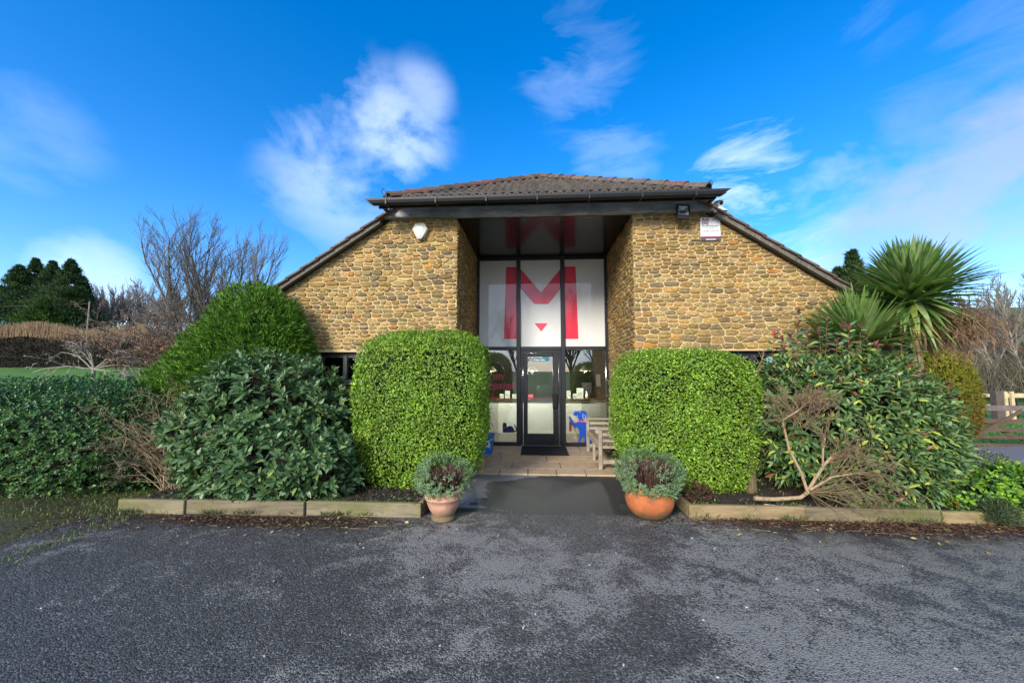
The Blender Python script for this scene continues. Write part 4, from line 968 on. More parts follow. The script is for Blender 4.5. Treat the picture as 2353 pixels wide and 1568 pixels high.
# doormat
def mat_():
    m, nt, bs = nodes('rubber_mat'); n1 = nz(nt, 220, 3, .8); nt.links.new(mixrgb(nt, (.006, .006, .007), (.028, .028, .03), rampf(nt, n1, .4, .7)), bs.inputs['Base Color']); bs.inputs['Roughness'].default_value = .95; bump(nt, bs, n1, .8, .004)
    p = [gd(*q, z=.03) for q in ((1184, 1044), (1315, 1045.5), (1300, 1023), (1199, 1023))]
    x0, x1 = p[3].x, p[2].x-.02; y0 = p[0].y
    tag(MB().box((x0, y0, .026), (x1, YG-.08, .038), bev=.005).build('doormat', m, origin=(x0, y0, .02)), 'black rubber doormat lying on the paving at the glass door', 'doormat')
mat_()
def crate():
    b0 = at(1124, 995, 7.35); x1 = b0.x+.09; z1 = .36; x0 = x1-.42; y0, y1 = 7.15, 7.55; t = .006
    e = empty('plastic_crate', ((x0+x1)/2, (y0+y1)/2, .022), 'open blue plastic box with white label half hidden behind the left hedge', 'box')
    m = plain('blue_plastic', (.01, .17, .62), .35, 0, .08, 4, .02); i = .035; zb = .024
    def wall(pa, pb): return pa, pb
    mb = MB(); B = [(x0+i, y0+i), (x1-i, y0+i), (x1-i, y1-i), (x0+i, y1-i)]; T = [(x0, y0), (x1, y0), (x1, y1), (x0, y1)]
    for k in range(4):
        a_, b_, c_, d_ = B[k], B[(k+1) % 4], T[(k+1) % 4], T[k]; nx_, ny_ = (b_[1]-a_[1]), -(b_[0]-a_[0]); L = math.hypot(nx_, ny_); nx_, ny_ = -nx_/L*t, -ny_/L*t
        mb.prism([(*a_, zb), (*b_, zb), (*c_, z1), (*d_, z1)], (nx_, ny_, 0))
    mb.box((x0+i, y0+i, zb), (x1-i, y1-i, zb+.006)).build('body', m, e)
    r = MB(); r.tube([(*T[k % 4], z1) for k in range(5)], .011, 6); r.build('rim', m, e)
    MB().box((x1-.17, y0+.008, .16), (x1-.055, y0+.013, .29), R=None).build('label', WT, e); MB().box((x1-.15, y0+.004, .20), (x1-.09, y0+.007, .25)).build('print', BLU, e)
crate()
def pots():
    m, nt, bs = nodes('terracotta'); n1 = nz(nt, 9, 6, .65, .5); n2 = nz(nt, 3.5, 5, .6)
    c = mixrgb(nt, attr(nt), rampf(nt, n1, .3, .7, .66, 1.22), 1., 'MULTIPLY'); c = mixrgb(nt, c, (.50, .42, .33), rampf(nt, n2, .60, .75, 0, .5))
    tc = nt.nodes.new('ShaderNodeTexCoord'); sp = nt.nodes.new('ShaderNodeSeparateXYZ'); nt.links.new(tc.outputs['Object'], sp.inputs[0])
    s = nt.nodes.new('ShaderNodeMath'); s.operation = 'MULTIPLY_ADD'; nt.links.new(n2, s.inputs[0]); s.inputs[1].default_value = -.28; nt.links.new(sp.outputs[2], s.inputs[2])
    c = mixrgb(nt, c, (.10, .085, .035), rampf(nt, s.outputs[0], .0, -.09, 0, .85))
    nt.links.new(c, bs.inputs['Base Color']); bs.inputs['Roughness'].default_value = .8; bump(nt, bs, n1, .35, .005)
    p = gd(1014, 1199); 
    c0 = (p.x, p.y+.09, 0); e = empty('plant_pot', c0, 'pale pink banded terracotta pot at the end of the left planter board', 'plant pot')
    prof = [(.10, .003), (.125, .004), (.130, .02), (.125, .04), (.112, .048), (.125, .075), (.155, .13), (.178, .19), (.190, .235), (.200, .24), (.203, .252), (.198, .262), (.199, .30), (.207, .306), (.212, .325), (.208, .345), (.190, .348), (.180, .30), (.10, .28)]
    MB().lathe([(r*1.0, z*.97) for r, z in prof], c0, 48, (.58, .31, .21)).build('pot', m, e, smooth=True)
    MB().lathe([(.001, .292), (.17, .294), (.182, .29), (.18, .27)], c0, 24).build('soil', SOIL, e)
    p2 = gd(1502, 1196); c1 = (p2.x, p2.y+.14, 0)
    e2 = empty('plant_pot', c1, 'round orange terracotta bowl pot stained dark near its foot', 'plant pot')
    prof = [(.13, .003), (.165, .01), (.205, .05), (.24, .105), (.258, .16), (.258, .205), (.240, .25), (.205, .285), (.190, .295), (.192, .32), (.186, .325), (.175, .32), (.17, .28), (.10, .27)]
    MB().lathe([(r, z) for r, z in prof], c1, 48, (.43, .125, .035)).build('pot', m, e2, smooth=True)
    MB().lathe([(.001, .285), (.16, .287), (.172, .28)], c1, 24).build('soil', SOIL, e2)
    return e, c0, e2, c1
POT1, P1, POT2, P2 = pots()
def edging():
    m, nt, bs = nodes('sleeper_wood'); n1 = nz(nt, 6, 7, .7, .5, sc=(.4, 1, 2.5)); n2 = nz(nt, 1.6, 5, .65, .3, sc=(1, 1, 1.2)); n3 = nz(nt, 9, 4, .6)
    c = mixrgb(nt, attr(nt), rampf(nt, n1, .3, .7, .45, 1.35), 1., 'MULTIPLY'); c = mixrgb(nt, c, (.13, .14, .03), rampf(nt, n2, .46, .62, 0, .65)); c = mixrgb(nt, c, (.05, .035, .02), rampf(nt, n3, .62, .75, 0, .7))
    nt.links.new(c, bs.inputs['Base Color']); bs.inputs['Roughness'].default_value = .85; bump(nt, bs, n1, .45, .006)
    e = empty('planter_edging', (-3, 4.1, 0), 'low mossy board edging along the front of the left planting bed', 'bed edging')
    for a, b, c_, yo in ((-4.72, -3.93, (.23, .19, .11), 0), (-3.925, -2.55, (.19, .155, .095), .004), (-2.545, -1.24, (.25, .205, .13), 0)):
        y = 4.10+.045*(a+3)/1.7+yo; MB().box((a, y, -.02), (b, y+.055, .148), c_, bev=.006).build('board', m, e)
    MB().box((-1.295, 4.21, -.02), (-1.24, 5.9, .14), (.28, .22, .14), bev=.006).build('board', m, e)
    e = empty('planter_edging', (3, 4.33, 0), 'low mossy board edging below the right hedge and the cut branch', 'bed edging')
    MB().box((1.70, 4.28, -.02), (2.92, 4.335, .135), (.30, .215, .11), bev=.006).build('board', m, e)
    MB().box((1.70, 4.34, -.02), (1.755, 5.9, .13), (.28, .21, .12), bev=.006).build('board', m, e)
    MB().box((2.925, 4.284, -.02), (4.3, 4.34, .13), (.20, .16, .09), bev=.006).build('board', m, e); MB().box((4.305, 4.27, -.02), (6.8, 4.325, .12), (.30, .22, .10), bev=.006).build('board', m, e)
edging()

# ---------------------------------------------------------------- foliage tools
def unit(v): return v/(np.linalg.norm(v, axis=-1, keepdims=True)+1e-9)
def leaves(mb, P, A, Nn, L, W, col, fold=.25, droop=0., big=False):
    """leaf blades: P base points, A blade directions, Nn rough upper-side normals, L, W arrays"""
    n = len(P); A = unit(A); s = unit(np.cross(A, Nn)); nn = unit(np.cross(s, A)); L = np.broadcast_to(L, (n,))[:, None]; W = np.broadcast_to(W, (n,))[:, None]
    z = np.array([0, 0, 1.])
    if not big:
        prof = [(0, 0, 0), (.45, .5, fold), (1, 0, 0), (.45, -.5, fold)]; F_ = [(0, 1, 2), (0, 2, 3)]
        F_ = np.array([(0, 2, 1), (0, 3, 2)])
    else:
        prof = [(0, 0, 0), (.28, .42, fold), (.62, .46, fold), (1, 0, -.1), (.62, -.46, fold), (.28, -.42, fold), (.30, 0, 0), (.64, 0, -.03)]
        F_ = np.array([(0, 6, 1, 1), (1, 6, 7, 2), (2, 7, 3, 3), (0, 5, 6, 6), (5, 4, 7, 6), (4, 3, 7, 7)])
    V = np.zeros((n, len(prof), 3))
    for i, (t, u, f) in enumerate(prof):
        V[:, i] = P+A*L*t+s*W*u+nn*W*abs(u)*f*1.0-z*L*droop*t*t+(nn*W*f if u == 0 and f else 0)
    c = np.repeat(col, len(prof), axis=0)
    if not big: mb.add(V.reshape(-1, 3), (F_[None]+(np.arange(n)*4)[:, None, None]).reshape(-1, 3), c)
    else:
        k = len(prof); off = (np.arange(n)*k)[:, None, None]
        q = np.array([(1, 6, 7, 2), (5, 4, 7, 6)]); t = np.array([(0, 6, 1), (2, 7, 3), (0, 5, 6), (4, 3, 7)])
        base = mb.n; mb.v.append(V.reshape(-1, 3)); mb.c.append(c)
        for f in (q, t): g = (f[None]+off).reshape(-1, f.shape[1]); mb.f.append(g+base); mb.m.append(np.zeros(len(g)))
        mb.n += n*k
def rdir(n, r=rng):
    v = r.normal(size=(n, 3)); return unit(v)
def lump(D, amp, seed, fr=2.2):
    s = np.zeros(len(D)); r = np.random.default_rng(seed)
    for k in range(6):
        f = r.normal(size=3)*fr*(1+k*.45); s += np.sin(D@f+r.uniform(0, 6))/(1+k*.45)
    return 1+amp*s/2.2
def shell(n, c, rad, ex=2.0, amp=.08, seed=1, depth=.25, zmin=None, fr=2.2):
    """points near the lumpy surface of a superellipsoid, area-weighted roughly, with outward normals"""
    r = np.random.default_rng(seed); rad = np.array(rad, float)
    D = rdir(n*2, r); 
    q = (np.abs(D)**ex).sum(1)**(-1/ex); S_ = D*q[:, None]           # on the unit superellipsoid
    g = np.sign(S_)*np.abs(S_)**(ex-1)/rad; N_ = unit(g)
    k = lump(S_, amp, seed, fr)*(1-depth*r.random(len(D))**1.8)
    P = np.array(c)+S_*rad*k[:, None]
    ok = np.ones(len(P), bool)
    if zmin is not None: ok = P[:, 2] > zmin
    P, N_ = P[ok][:n], N_[ok][:n]; return P, N_
def jcol(n, cols, wts=None, var=.25, seed=0):
    r = np.random.default_rng(seed+100); cols = np.array(cols); i = r.choice(len(cols), n, p=wts); return cols[i]*(1+r.uniform(-var, var, (n, 1)))
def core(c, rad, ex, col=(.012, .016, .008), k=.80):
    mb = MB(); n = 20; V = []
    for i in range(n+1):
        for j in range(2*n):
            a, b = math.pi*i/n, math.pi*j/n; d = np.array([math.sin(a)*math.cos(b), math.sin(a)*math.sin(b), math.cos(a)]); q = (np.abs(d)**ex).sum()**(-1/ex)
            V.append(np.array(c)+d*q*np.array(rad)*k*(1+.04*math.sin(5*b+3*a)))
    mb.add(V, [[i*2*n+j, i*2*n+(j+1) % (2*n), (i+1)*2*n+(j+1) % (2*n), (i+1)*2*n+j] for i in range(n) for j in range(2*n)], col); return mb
# branch grower -> list of (p0, p1, r0, r1, level)
def grow(p, d, L, r, lev, rnd, out, spread=.6, wig=.16, up=.05, nch=3, ratio=.66, n=5, minr=.0015, tips=None, grav=0, t0=.25):
    p = Vector(p); d = Vector(d).normalized(); st = L/n; r0 = r
    for i in range(n):
        t = (i+1)/n; d = (d+Vector([rnd.gauss(0, wig) for _ in range(3)])+Vector((0, 0, up-grav*t))).normalized()
        q = p+d*st; r1 = max(minr, r*(1-.55*t)); out.append((p, q, r0, r1, lev)); p, r0 = q, r1
        if lev > 0 and t > t0:
            k = nch/n/(1-t0)*1.1; k = int(k)+(rnd.random() < k-int(k))
            for _ in range(k):
                ax = d.orthogonal().normalized(); ax = Matrix.Rotation(rnd.uniform(0, 2*math.pi), 3, d) @ ax
                dd = Matrix.Rotation(rnd.uniform(.5, 1.25)*spread, 3, ax) @ d
                grow(p, dd, L*ratio*rnd.uniform(.7, 1.15)*(1-.35*t), r1*.62, lev-1, rnd, out, spread, wig*1.1, up, nch, ratio, max(3, n-1), minr, tips, grav, t0)
    if tips is not None and lev <= 1: tips.append((p, d))
def branches(mb, out, col, k=4, cols=None):
    if not out: return
    P0 = np.array([tuple(o[0]) for o in out]); P1 = np.array([tuple(o[1]) for o in out]); R0 = np.array([o[2] for o in out]); R1 = np.array([o[3] for o in out])
    big = R0 > .02
    rr = np.random.default_rng(len(out)); c = np.array(col)*(1+rr.uniform(-.2, .2, (len(out), 1)))
    if big.any(): mb.segs(P0[big], P1[big], R0[big], R1[big], 8, c[big])
    s = ~big
    if s.any(): mb.segs(P0[s], P1[s], R0[s], R1[s], 3, c[s])

# ---------------------------------------------------------------- clipped hedges by the entrance
def hedge(c, rad, ex, n, seed, label, stemx=None, cols=None):
    e = empty('privet_hedge', (c[0], c[1], .08), label, 'hedge')
    mb = MB(); P, N_ = shell(n, c, rad, ex, .045, seed, .20, zmin=.10, fr=3.2)
    r = np.random.default_rng(seed)
    hz = hashn(P[:, 0]*9+P[:, 1]*3, P[:, 2]*11, seed+3); kp = (hz < .72) | (r.random(n) < .45); P, N_ = P[kp], N_[kp]; n = len(P)
    tp_ = np.clip(P[:, 2]/.75, 0, 1); P[:, 0] = c[0]+(P[:, 0]-c[0])*(.80+.20*tp_); P[:, 1] = c[1]+(P[:, 1]-c[1])*(.86+.14*tp_)
    # loose sprigs stand a little proud
    A = unit(N_*.18+rdir(n, r)*.8+np.array([0, 0, .05])); Nn = unit(N_+rdir(n, r)*.6+np.array([0, 0, .3]))
    cols = cols or [(.21, .36, .025), (.15, .29, .022), (.30, .47, .04), (.09, .19, .018), (.38, .52, .08)]
    col = jcol(n, cols, [.34, .26, .2, .14, .06], .22, seed)
    pt = .5+.5*hashn(P[:, 0]*4+P[:, 1]*2, P[:, 2]*4.5, seed); col = col*(.78+.42*pt)[:, None]*np.array([1, 1, 1.])+np.array([.05, .01, 0])*((r.random(n) < .06)*1.)[:, None]
    L = r.uniform(.019, .040, n); leaves(mb, P, A, Nn, L, L*.62, col, .25)
    mb.build('foliage', LEAF, e)
    # young shoots sticking out
    m2 = MB(); k = 700; P2, N2 = shell(k, c, rad, ex, .035, seed, .02, zmin=.2, fr=3.2); D2 = unit(N2*.7+rdir(k, r)*.4+np.array([0, 0, .5])); Ls = r.uniform(.03, .085, k)
    m2.segs(P2, P2+D2*Ls[:, None], np.full(k, .0015), np.full(k, .001), 3, (.12, .15, .05))
    m3 = m2
    for t in np.linspace(.2, 1, 5):
        Pb = P2+D2*(Ls*t)[:, None]; Ab = unit(D2*.5+rdir(k, r)*.8); leaves(m3, Pb, Ab, N2, np.full(k, .026), np.full(k, .016), jcol(k, [(.20, .36, .05), (.14, .28, .03)], None, .2, seed+int(t*10)), .2)
    m3.build('sprigs', LEAF, e)
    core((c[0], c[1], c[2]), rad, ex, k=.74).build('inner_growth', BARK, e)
    st = MB(); rn = random.Random(seed)
    for k in range(7):
        x = c[0]+rn.uniform(-.6, .6)*rad[0]; y = c[1]+rn.uniform(-.5, .5)*rad[1]; st.tube([(x, y, .06), (x+rn.uniform(-.05, .05), y, .5), (x+rn.uniform(-.1, .1), y, 1)], .018, 6, (.08, .06, .04))
    st.build('stem', BARK, e)
# left hedge
hedge((-1.545, 5.22, 1.06), (.89, .56, 1.09), 5.0, 74000, 21, 'tall clipped bright green hedge on the left side of the entrance')
hedge((2.005, 5.24, .94), (.88, .56, .94), 4.8, 74000, 22, 'wide clipped bright green hedge on the right side beside the bench')

# ---------------------------------------------------------------- broadleaf shrubs
def rosettes(mb, P, D, nl, L, W, cols, wts, seed, spread=1.0, len_=.10, droop=.06, stem=None, big=True):
    r = np.random.default_rng(seed); n = len(P); D = unit(D); ax = unit(np.cross(D, rdir(n, r))); bx = np.cross(D, ax)
    for k in range(nl):
        t = k/nl; th = k*2.4+r.uniform(-.4, .4, n); rad_ = ax*np.cos(th)[:, None]+bx*np.sin(th)[:, None]
        ang = (.45+.75*(1-t))*spread*r.uniform(.8, 1.2, n)
        A = D*np.cos(ang)[:, None]+rad_*np.sin(ang)[:, None]; base = P+D*(len_*t)
        Ls = L*r.uniform(.7, 1.15, n)*(1-.25*t); leaves(mb, base, A, unit(D*1.2+rdir(n, r)*.25+np.array([0, 0, .3])), Ls, Ls*W, jcol(n, cols, wts, .2, seed*7+k), .22, droop, big)
def shrub(name, label, cat, parts, nros, L, W, cols, wts, seed, nl=8, len_=.10, spread=1., zmin=.05, mat=None, droop=.06, upb=.45, corek=.60, twig=(.10, .07, .045)):
    c0 = parts[0][0]; e = empty(name, (c0[0], c0[1], .08), label, cat); mb = MB(); tw = MB()
    tot = sum(p[1][0]*p[1][2] for p in parts); r = np.random.default_rng(seed)
    for i, (c, rad, ex) in enumerate(parts):
        n = int(nros*rad[0]*rad[2]/tot); P, N_ = shell(n, c, rad, ex, .11, seed+i, .32, zmin=zmin, fr=2.6)
        n = len(P); D = unit(N_+np.array([0, 0, upb])+rdir(n, r)*.35); P = P-D*len_*.5
        rosettes(mb, P, D, nl, L, W, cols, wts, seed+i, spread, len_, droop)
        tw.segs(P-D*.16, P+D*len_, np.full(n, .003), np.full(n, .0015), 3, twig)
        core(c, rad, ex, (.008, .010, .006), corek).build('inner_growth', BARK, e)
    mb.build('foliage', mat or GLOSS, e, smooth=False); 
    st = random.Random(seed)
    for k in range(9):
        x, y = c0[0]+st.uniform(-.3, .3), c0[1]+st.uniform(-.2, .2); tw.tube([(x, y, .05), (x+st.uniform(-.2, .2), y+st.uniform(-.1, .1), .5), (x+st.uniform(-.5, .5), y+st.uniform(-.2, .2), 1.1)], [.022, .016, .01], 6, twig)
    tw.build('stem', BARK, e); return e
# laurel on the left
shrub('laurel_bush', 'large rounded laurel bush with big grey green leaves left of the hedge', 'bush',
      [((-3.68, 5.0, .97), (1.0, .72, .95), 2.2), ((-2.98, 4.95, .82), (.55, .5, .60), 2.2), ((-3.98, 4.85, .78), (.70, .55, .70), 2.2), ((-3.3, 4.50, .45), (1.05, .42, .50), 2.2), ((-4.25, 4.75, .75), (.55, .45, .55), 2.2)], 2700, .135, .42,
      [(.075, .15, .05), (.105, .19, .07), (.15, .24, .11), (.05, .11, .04), (.22, .30, .08)], [.3, .3, .2, .15, .05], 31, nl=8, len_=.10)
# photinia on the right
ph = shrub('photinia_bush', 'big straggly evergreen bush with red shoot tips in front of the palms', 'bush',
      [((3.95, 4.95, .95), (1.12, .55, .86), 2.5), ((3.5, 5.15, 1.2), (.55, .40, .58), 2.2), ((4.45, 4.80, .72), (.62, .42, .66), 2.2), ((4.0, 4.62, .45), (.72, .30, .42), 2.2), ((3.95, 5.1, 1.45), (.72, .42, .34), 2.2), ((4.35, 5.0, 1.12), (.62, .45, .55), 2.2)], 3000, .12, .32,
      [(.085, .17, .05), (.13, .22, .065), (.17, .26, .10), (.06, .12, .04), (.38, .44, .07), (.28, .09, .03)], [.3, .28, .18, .13, .09, .02], 41, nl=8, len_=.12, droop=.12)
def upright_shoots(parent):
    st, lf, tp = MB(), MB(), MB(); r = random.Random(9)
    tops = [(1778, 765, 5.0), (1833, 713, 5.1), (1900, 735, 5.1), (1930, 700, 5.2), (1965, 812, 4.9), (2075, 783, 5.0), (2092, 845, 4.85), (1867, 835, 4.9), (2180, 880, 4.7), (2150, 990, 4.5), (1990, 770, 5.1), (2035, 800, 5.1), (1800, 800, 5.0), (1880, 760, 5.1), (1946, 745, 5.1), (2120, 850, 4.9), (1850, 790, 5.0)]
    tops += [(r.uniform(1760, 2110), r.uniform(745, 850), r.uniform(4.85, 5.15)) for _ in range(18)]
    for i, (px, py, Y) in enumerate(tops):
        t = at(px, py, Y); L = r.uniform(.5, .75); b = t-Vector((r.uniform(-.06, .06), r.uniform(-.03, .03), L)); m_ = (b+t)/2+Vector((r.uniform(-.02, .02), 0, 0))
        st.tube([b, m_, t], [.006, .005, .003], 5, (.20, .10, .055))
        n = int(L/.034); n = n*2; P = np.array([tuple(b+(t-b)*((k+1)/n)) for k in range(n)]); rr = np.random.default_rng(i)
        th = np.arange(n)*2.4+rr.uniform(-.3, .3, n); A = np.stack([np.cos(th), np.sin(th), rr.uniform(.1, .8, n)], 1)
        leaves(lf, P, A, unit(rdir(n, rr)*.7+np.array([0, -.7, .5])), rr.uniform(.065, .12, n), rr.uniform(.026, .040, n), jcol(n, [(.07, .13, .055), (.10, .17, .08), (.24, .29, .05), (.13, .05, .03)], [.5, .25, .15, .1], .2, i), .2, .1, True)
        red = (.50, .035, .045) if i in (0, 4, 5, 6, 7, 9) else (.17, .045, .035)
        k = 6; P = np.array([tuple(t-Vector((0, 0, .07*j/k))) for j in range(k)]); th = np.arange(k)*2.4; A = np.stack([np.cos(th)*.4, np.sin(th)*.4, np.ones(k)], 1)
        leaves(tp, P, A, unit(rdir(k, rr)*.5+np.array([0, -.8, .2])), np.full(k, .06), np.full(k, .022), np.tile(red, (k, 1)), .3)
    st.build('shoots', BARK, parent); lf.build('shoot_leaves', GLOSS, parent); tp.build('shoot_tips', LEAF, parent)
upright_shoots(ph)

# conifer dome on the left
def conifer_dome():
    c = (-4.62, 5.95, 1.05); e = empty('conifer_bush', (c[0], c[1], 0), 'broad dome shaped green conifer rising to the left end of the roof', 'conifer')
    mb = MB()
    for i, (cc, rad, n) in enumerate((((-4.72, 5.75, .85), (1.40, .75, 1.70), 30000), ((-4.42, 5.62, 1.40), (.95, .62, 1.58), 26000), ((-5.1, 5.75, .7), (1.35, .8, 1.35), 18000))):
        P, N_ = shell(n//3, cc, rad, 2.1, .06, 51+i, .25, zmin=.1, fr=4); r = np.random.default_rng(i); m = len(P)
        D = unit(N_*.8+np.array([0, 0, .55])+rdir(m, r)*.35)
        for k in range(5):    # little flat sprays
            A = unit(D+rdir(m, r)*.55); leaves(mb, P+rdir(m, r)*.02, A, unit(N_+rdir(m, r)*.4), r.uniform(.05, .12, m), r.uniform(.014, .024, m), jcol(m, [(.085, .19, .022), (.055, .13, .018), (.125, .25, .03), (.17, .30, .04)], [.35, .25, .27, .13], .2, i*9+k), .1, .15)
        core(cc, rad, 2.1, (.008, .014, .006), .72).build('inner_growth', BARK, e)
    mb.build('foliage', NEEDLE, e)
    MB().tube([(c[0], c[1], 0), (c[0], c[1], 1.6)], [.12, .05], 8, (.08, .05, .03)).build('trunk', BARK, e)
conifer_dome()
# far left dark hedge
def left_hedge():
    e = empty('wild_hedge', (-7.2, 5.4, 0), 'dark glossy leafed hedge with brambles at the far left edge', 'hedge'); mb = MB()
    for i, (cc, rad, n) in enumerate((((-6.55, 4.95, .60), (1.35, .8, .84), 4200), ((-8.2, 4.8, .60), (1.6, 1.0, .88), 4600), ((-5.75, 5.2, .5), (.75, .6, .84), 2000), ((-9.9, 4.6, .6), (1.4, 1.2, .9), 1500))):
        P, N_ = shell(n, cc, rad, 2.8, .09, 61+i, .32, zmin=.03, fr=3); r = np.random.default_rng(70+i); m = len(P)
        D = unit(N_+np.array([0, 0, .4])+rdir(m, r)*.5)
        rosettes(mb, P, D, 8, .052, .62, [(.04, .10, .025), (.06, .15, .035), (.09, .20, .05), (.02, .06, .015), (.19, .29, .05)], [.3, .3, .22, .13, .05], 80+i, 1.1, .07, .05, big=False)
        core(cc, rad, 2.8, (.006, .008, .005), .66).build('inner_growth', BARK, e)
    mb.build('foliage', GLOSS, e)
    tw, rn, out = MB(), random.Random(4), []
    for k in range(60):
        x = rn.uniform(-8.5, -5.0); grow((x, 4.9+rn.uniform(-.2, .3), .05), (rn.uniform(-.6, .6), -.35, 1), rn.uniform(.5, .9), .006, 2, rn, out, .9, .25, .0, 3, .6, 5, .0012)
    branches(tw, out, (.11, .075, .05)); tw.build('stem', BARK, e)
left_hedge()
# bare rose bush
def rose():
    e = empty('rose_bush', (-4.75, 4.75, .05), 'leafless thorny rose bush with a few red hips beside the laurel', 'bush'); rn = random.Random(12); out, tips = [], []
    for k in range(44):
        d = (rn.uniform(-.9, .45), rn.uniform(-.35, .25), rn.uniform(.35, 1.5)); grow((-4.62+rn.uniform(-.22, .2), 4.75+rn.uniform(-.12, .12), .04), d, rn.uniform(.7, 1.45), rn.uniform(.005, .010), 3, rn, out, .85, .17, .03, 3.4, .42, 7, .0016, tips, .12)
    mb = MB(); branches(mb, out, (.27, .205, .125)); mb.build('stem', BARK, e)
    hp = MB()
    for i, (px, py) in enumerate(((187, 998), (247, 1045), (186, 1001))):
        t = at(px, py, 4.7); hp.lathe([(.001, -.014), (.010, -.008), (.012, 0), (.009, .010), (.003, .014)], t, 8, (.5, .04, .05))
    hp.build('rose_hips', LEAF, e, smooth=True)
rose()
# trunk of a small tree between the right hedge and the photinia
def trunk_post():
    e = empty('tree', (3.03, 5.0, 0), 'bare slim tree trunk between the right hedge and the straggly bush', 'tree')
    mb = MB(); pts = [at(1726, 1150, 4.95), at(1724, 1080, 4.95), at(1727, 1000, 4.97), at(1722, 940, 5.0), at(1733, 880, 5.0), at(1740, 845, 5.0)]; pts[0].z = .05
    mb.tube(pts, [.072, .062, .055, .045, .030, .015], 10, (.15, .115, .07)); out = []; rn = random.Random(3)
    grow(pts[4], (.4, 0, 1), .35, .012, 2, rn, out, .7, .12, .05, 2, .6); grow(pts[5], (.3, 0, .6), .3, .01, 1, rn, out)
    branches(mb, out, (.22, .16, .09)); mb.build('trunk', BARK, e)
trunk_post()
# cut branch sprawled over the right bed
def cut_branch():
    e = empty('cut_branch', (3.1, 4.4, .15), 'leafless cut branch with pale bark sprawled over the right bed edging', 'branch'); mb = MB(); tw = MB(); rn = random.Random(15); out = []
    def limb(pix, rad, Y): 
        P = [at(x, y, Y+dy) for x, y, dy in pix]; mb.tube(P, rad, 9, (.36, .26, .15)); return P
    a = limb([(1733, 1144, 0), (1780, 1146, 0), (1838, 1142, 0), (1856, 1130, 0)], [.024, .022, .020, .018], 4.38)
    limb([(1755, 1158, 0), (1800, 1163, 0), (1850, 1162, 0)], [.010, .009, .008], 4.36)
    b = limb([(1856, 1132, 0), (1840, 1085, 0), (1812, 1030, 0), (1805, 1000, 0), (1797, 965, 0)], [.016, .014, .013, .011, .010], 4.32)
    b2 = limb([(1797, 965, 0), (1830, 945, 0), (1858, 922, 0)], [.009, .008, .006], 4.32)
    c = limb([(1850, 1135, 0), (1872, 1100, 0), (1892, 1068, 0), (1918, 1040, 0)], [.018, .016, .015, .011], 4.34)
    d = limb([(1890, 1070, 0), (1890, 1035, 0), (1895, 1005, 0)], [.010, .010, .009], 4.30)
    f = limb([(1860, 1125, 0), (1910, 1095, 0), (1975, 1085, 0)], [.012, .010, .007], 4.28)
    mb2 = [(b2, 10, (0, -.1, 1), .34), (b, 8, (-.4, -.1, .5), .36), (d, 7, (.2, -.1, 1), .36), (c, 14, (1, -.1, .25), .60), (f, 14, (1, -.1, -.1), .6), (c, 7, (.6, -.2, .7), .40)]
    for P, k, dr, L in mb2:
        for i in range(k):
            p = P[-1].lerp(P[-2], rn.random()*.9); dd = Vector(dr)+Vector((rn.uniform(-.6, .6), rn.uniform(-.45, .15), rn.uniform(-.4, .4)))
            grow(p, dd, L*rn.uniform(.3, .95), .0055, 2, rn, out, .85, .2, .0, 2.6, .55, 5, .0018)
    p = a[-1]
    for i in range(22): grow(p, (rn.uniform(.2, 1.2), rn.uniform(-.5, .1), rn.uniform(-.25, .5)), rn.uniform(.4, .75), .006, 2, rn, out, .7, .14, -.01, 3, .6, 5, .0015)
    # the crowded dead crown
    for i in range(85):
        p = at(1848+rn.gauss(0, 36), 945+rn.gauss(0, 18), 4.38+rn.uniform(-.1, .15)); grow(p, (rn.uniform(-.9, 1.1), rn.uniform(-.4, .1), rn.uniform(.05, 1)), rn.uniform(.09, .20), .004, 2, rn, out, .7, .1, .08, 4, .6, 4, .0014)
    out = [o for o in out if min(o[0].z, o[1].z) > .01]
    mb.build('branch', BARK, e); branches(tw, out, (.235, .165, .095)); tw.build('twigs', BARK, e)
cut_branch()
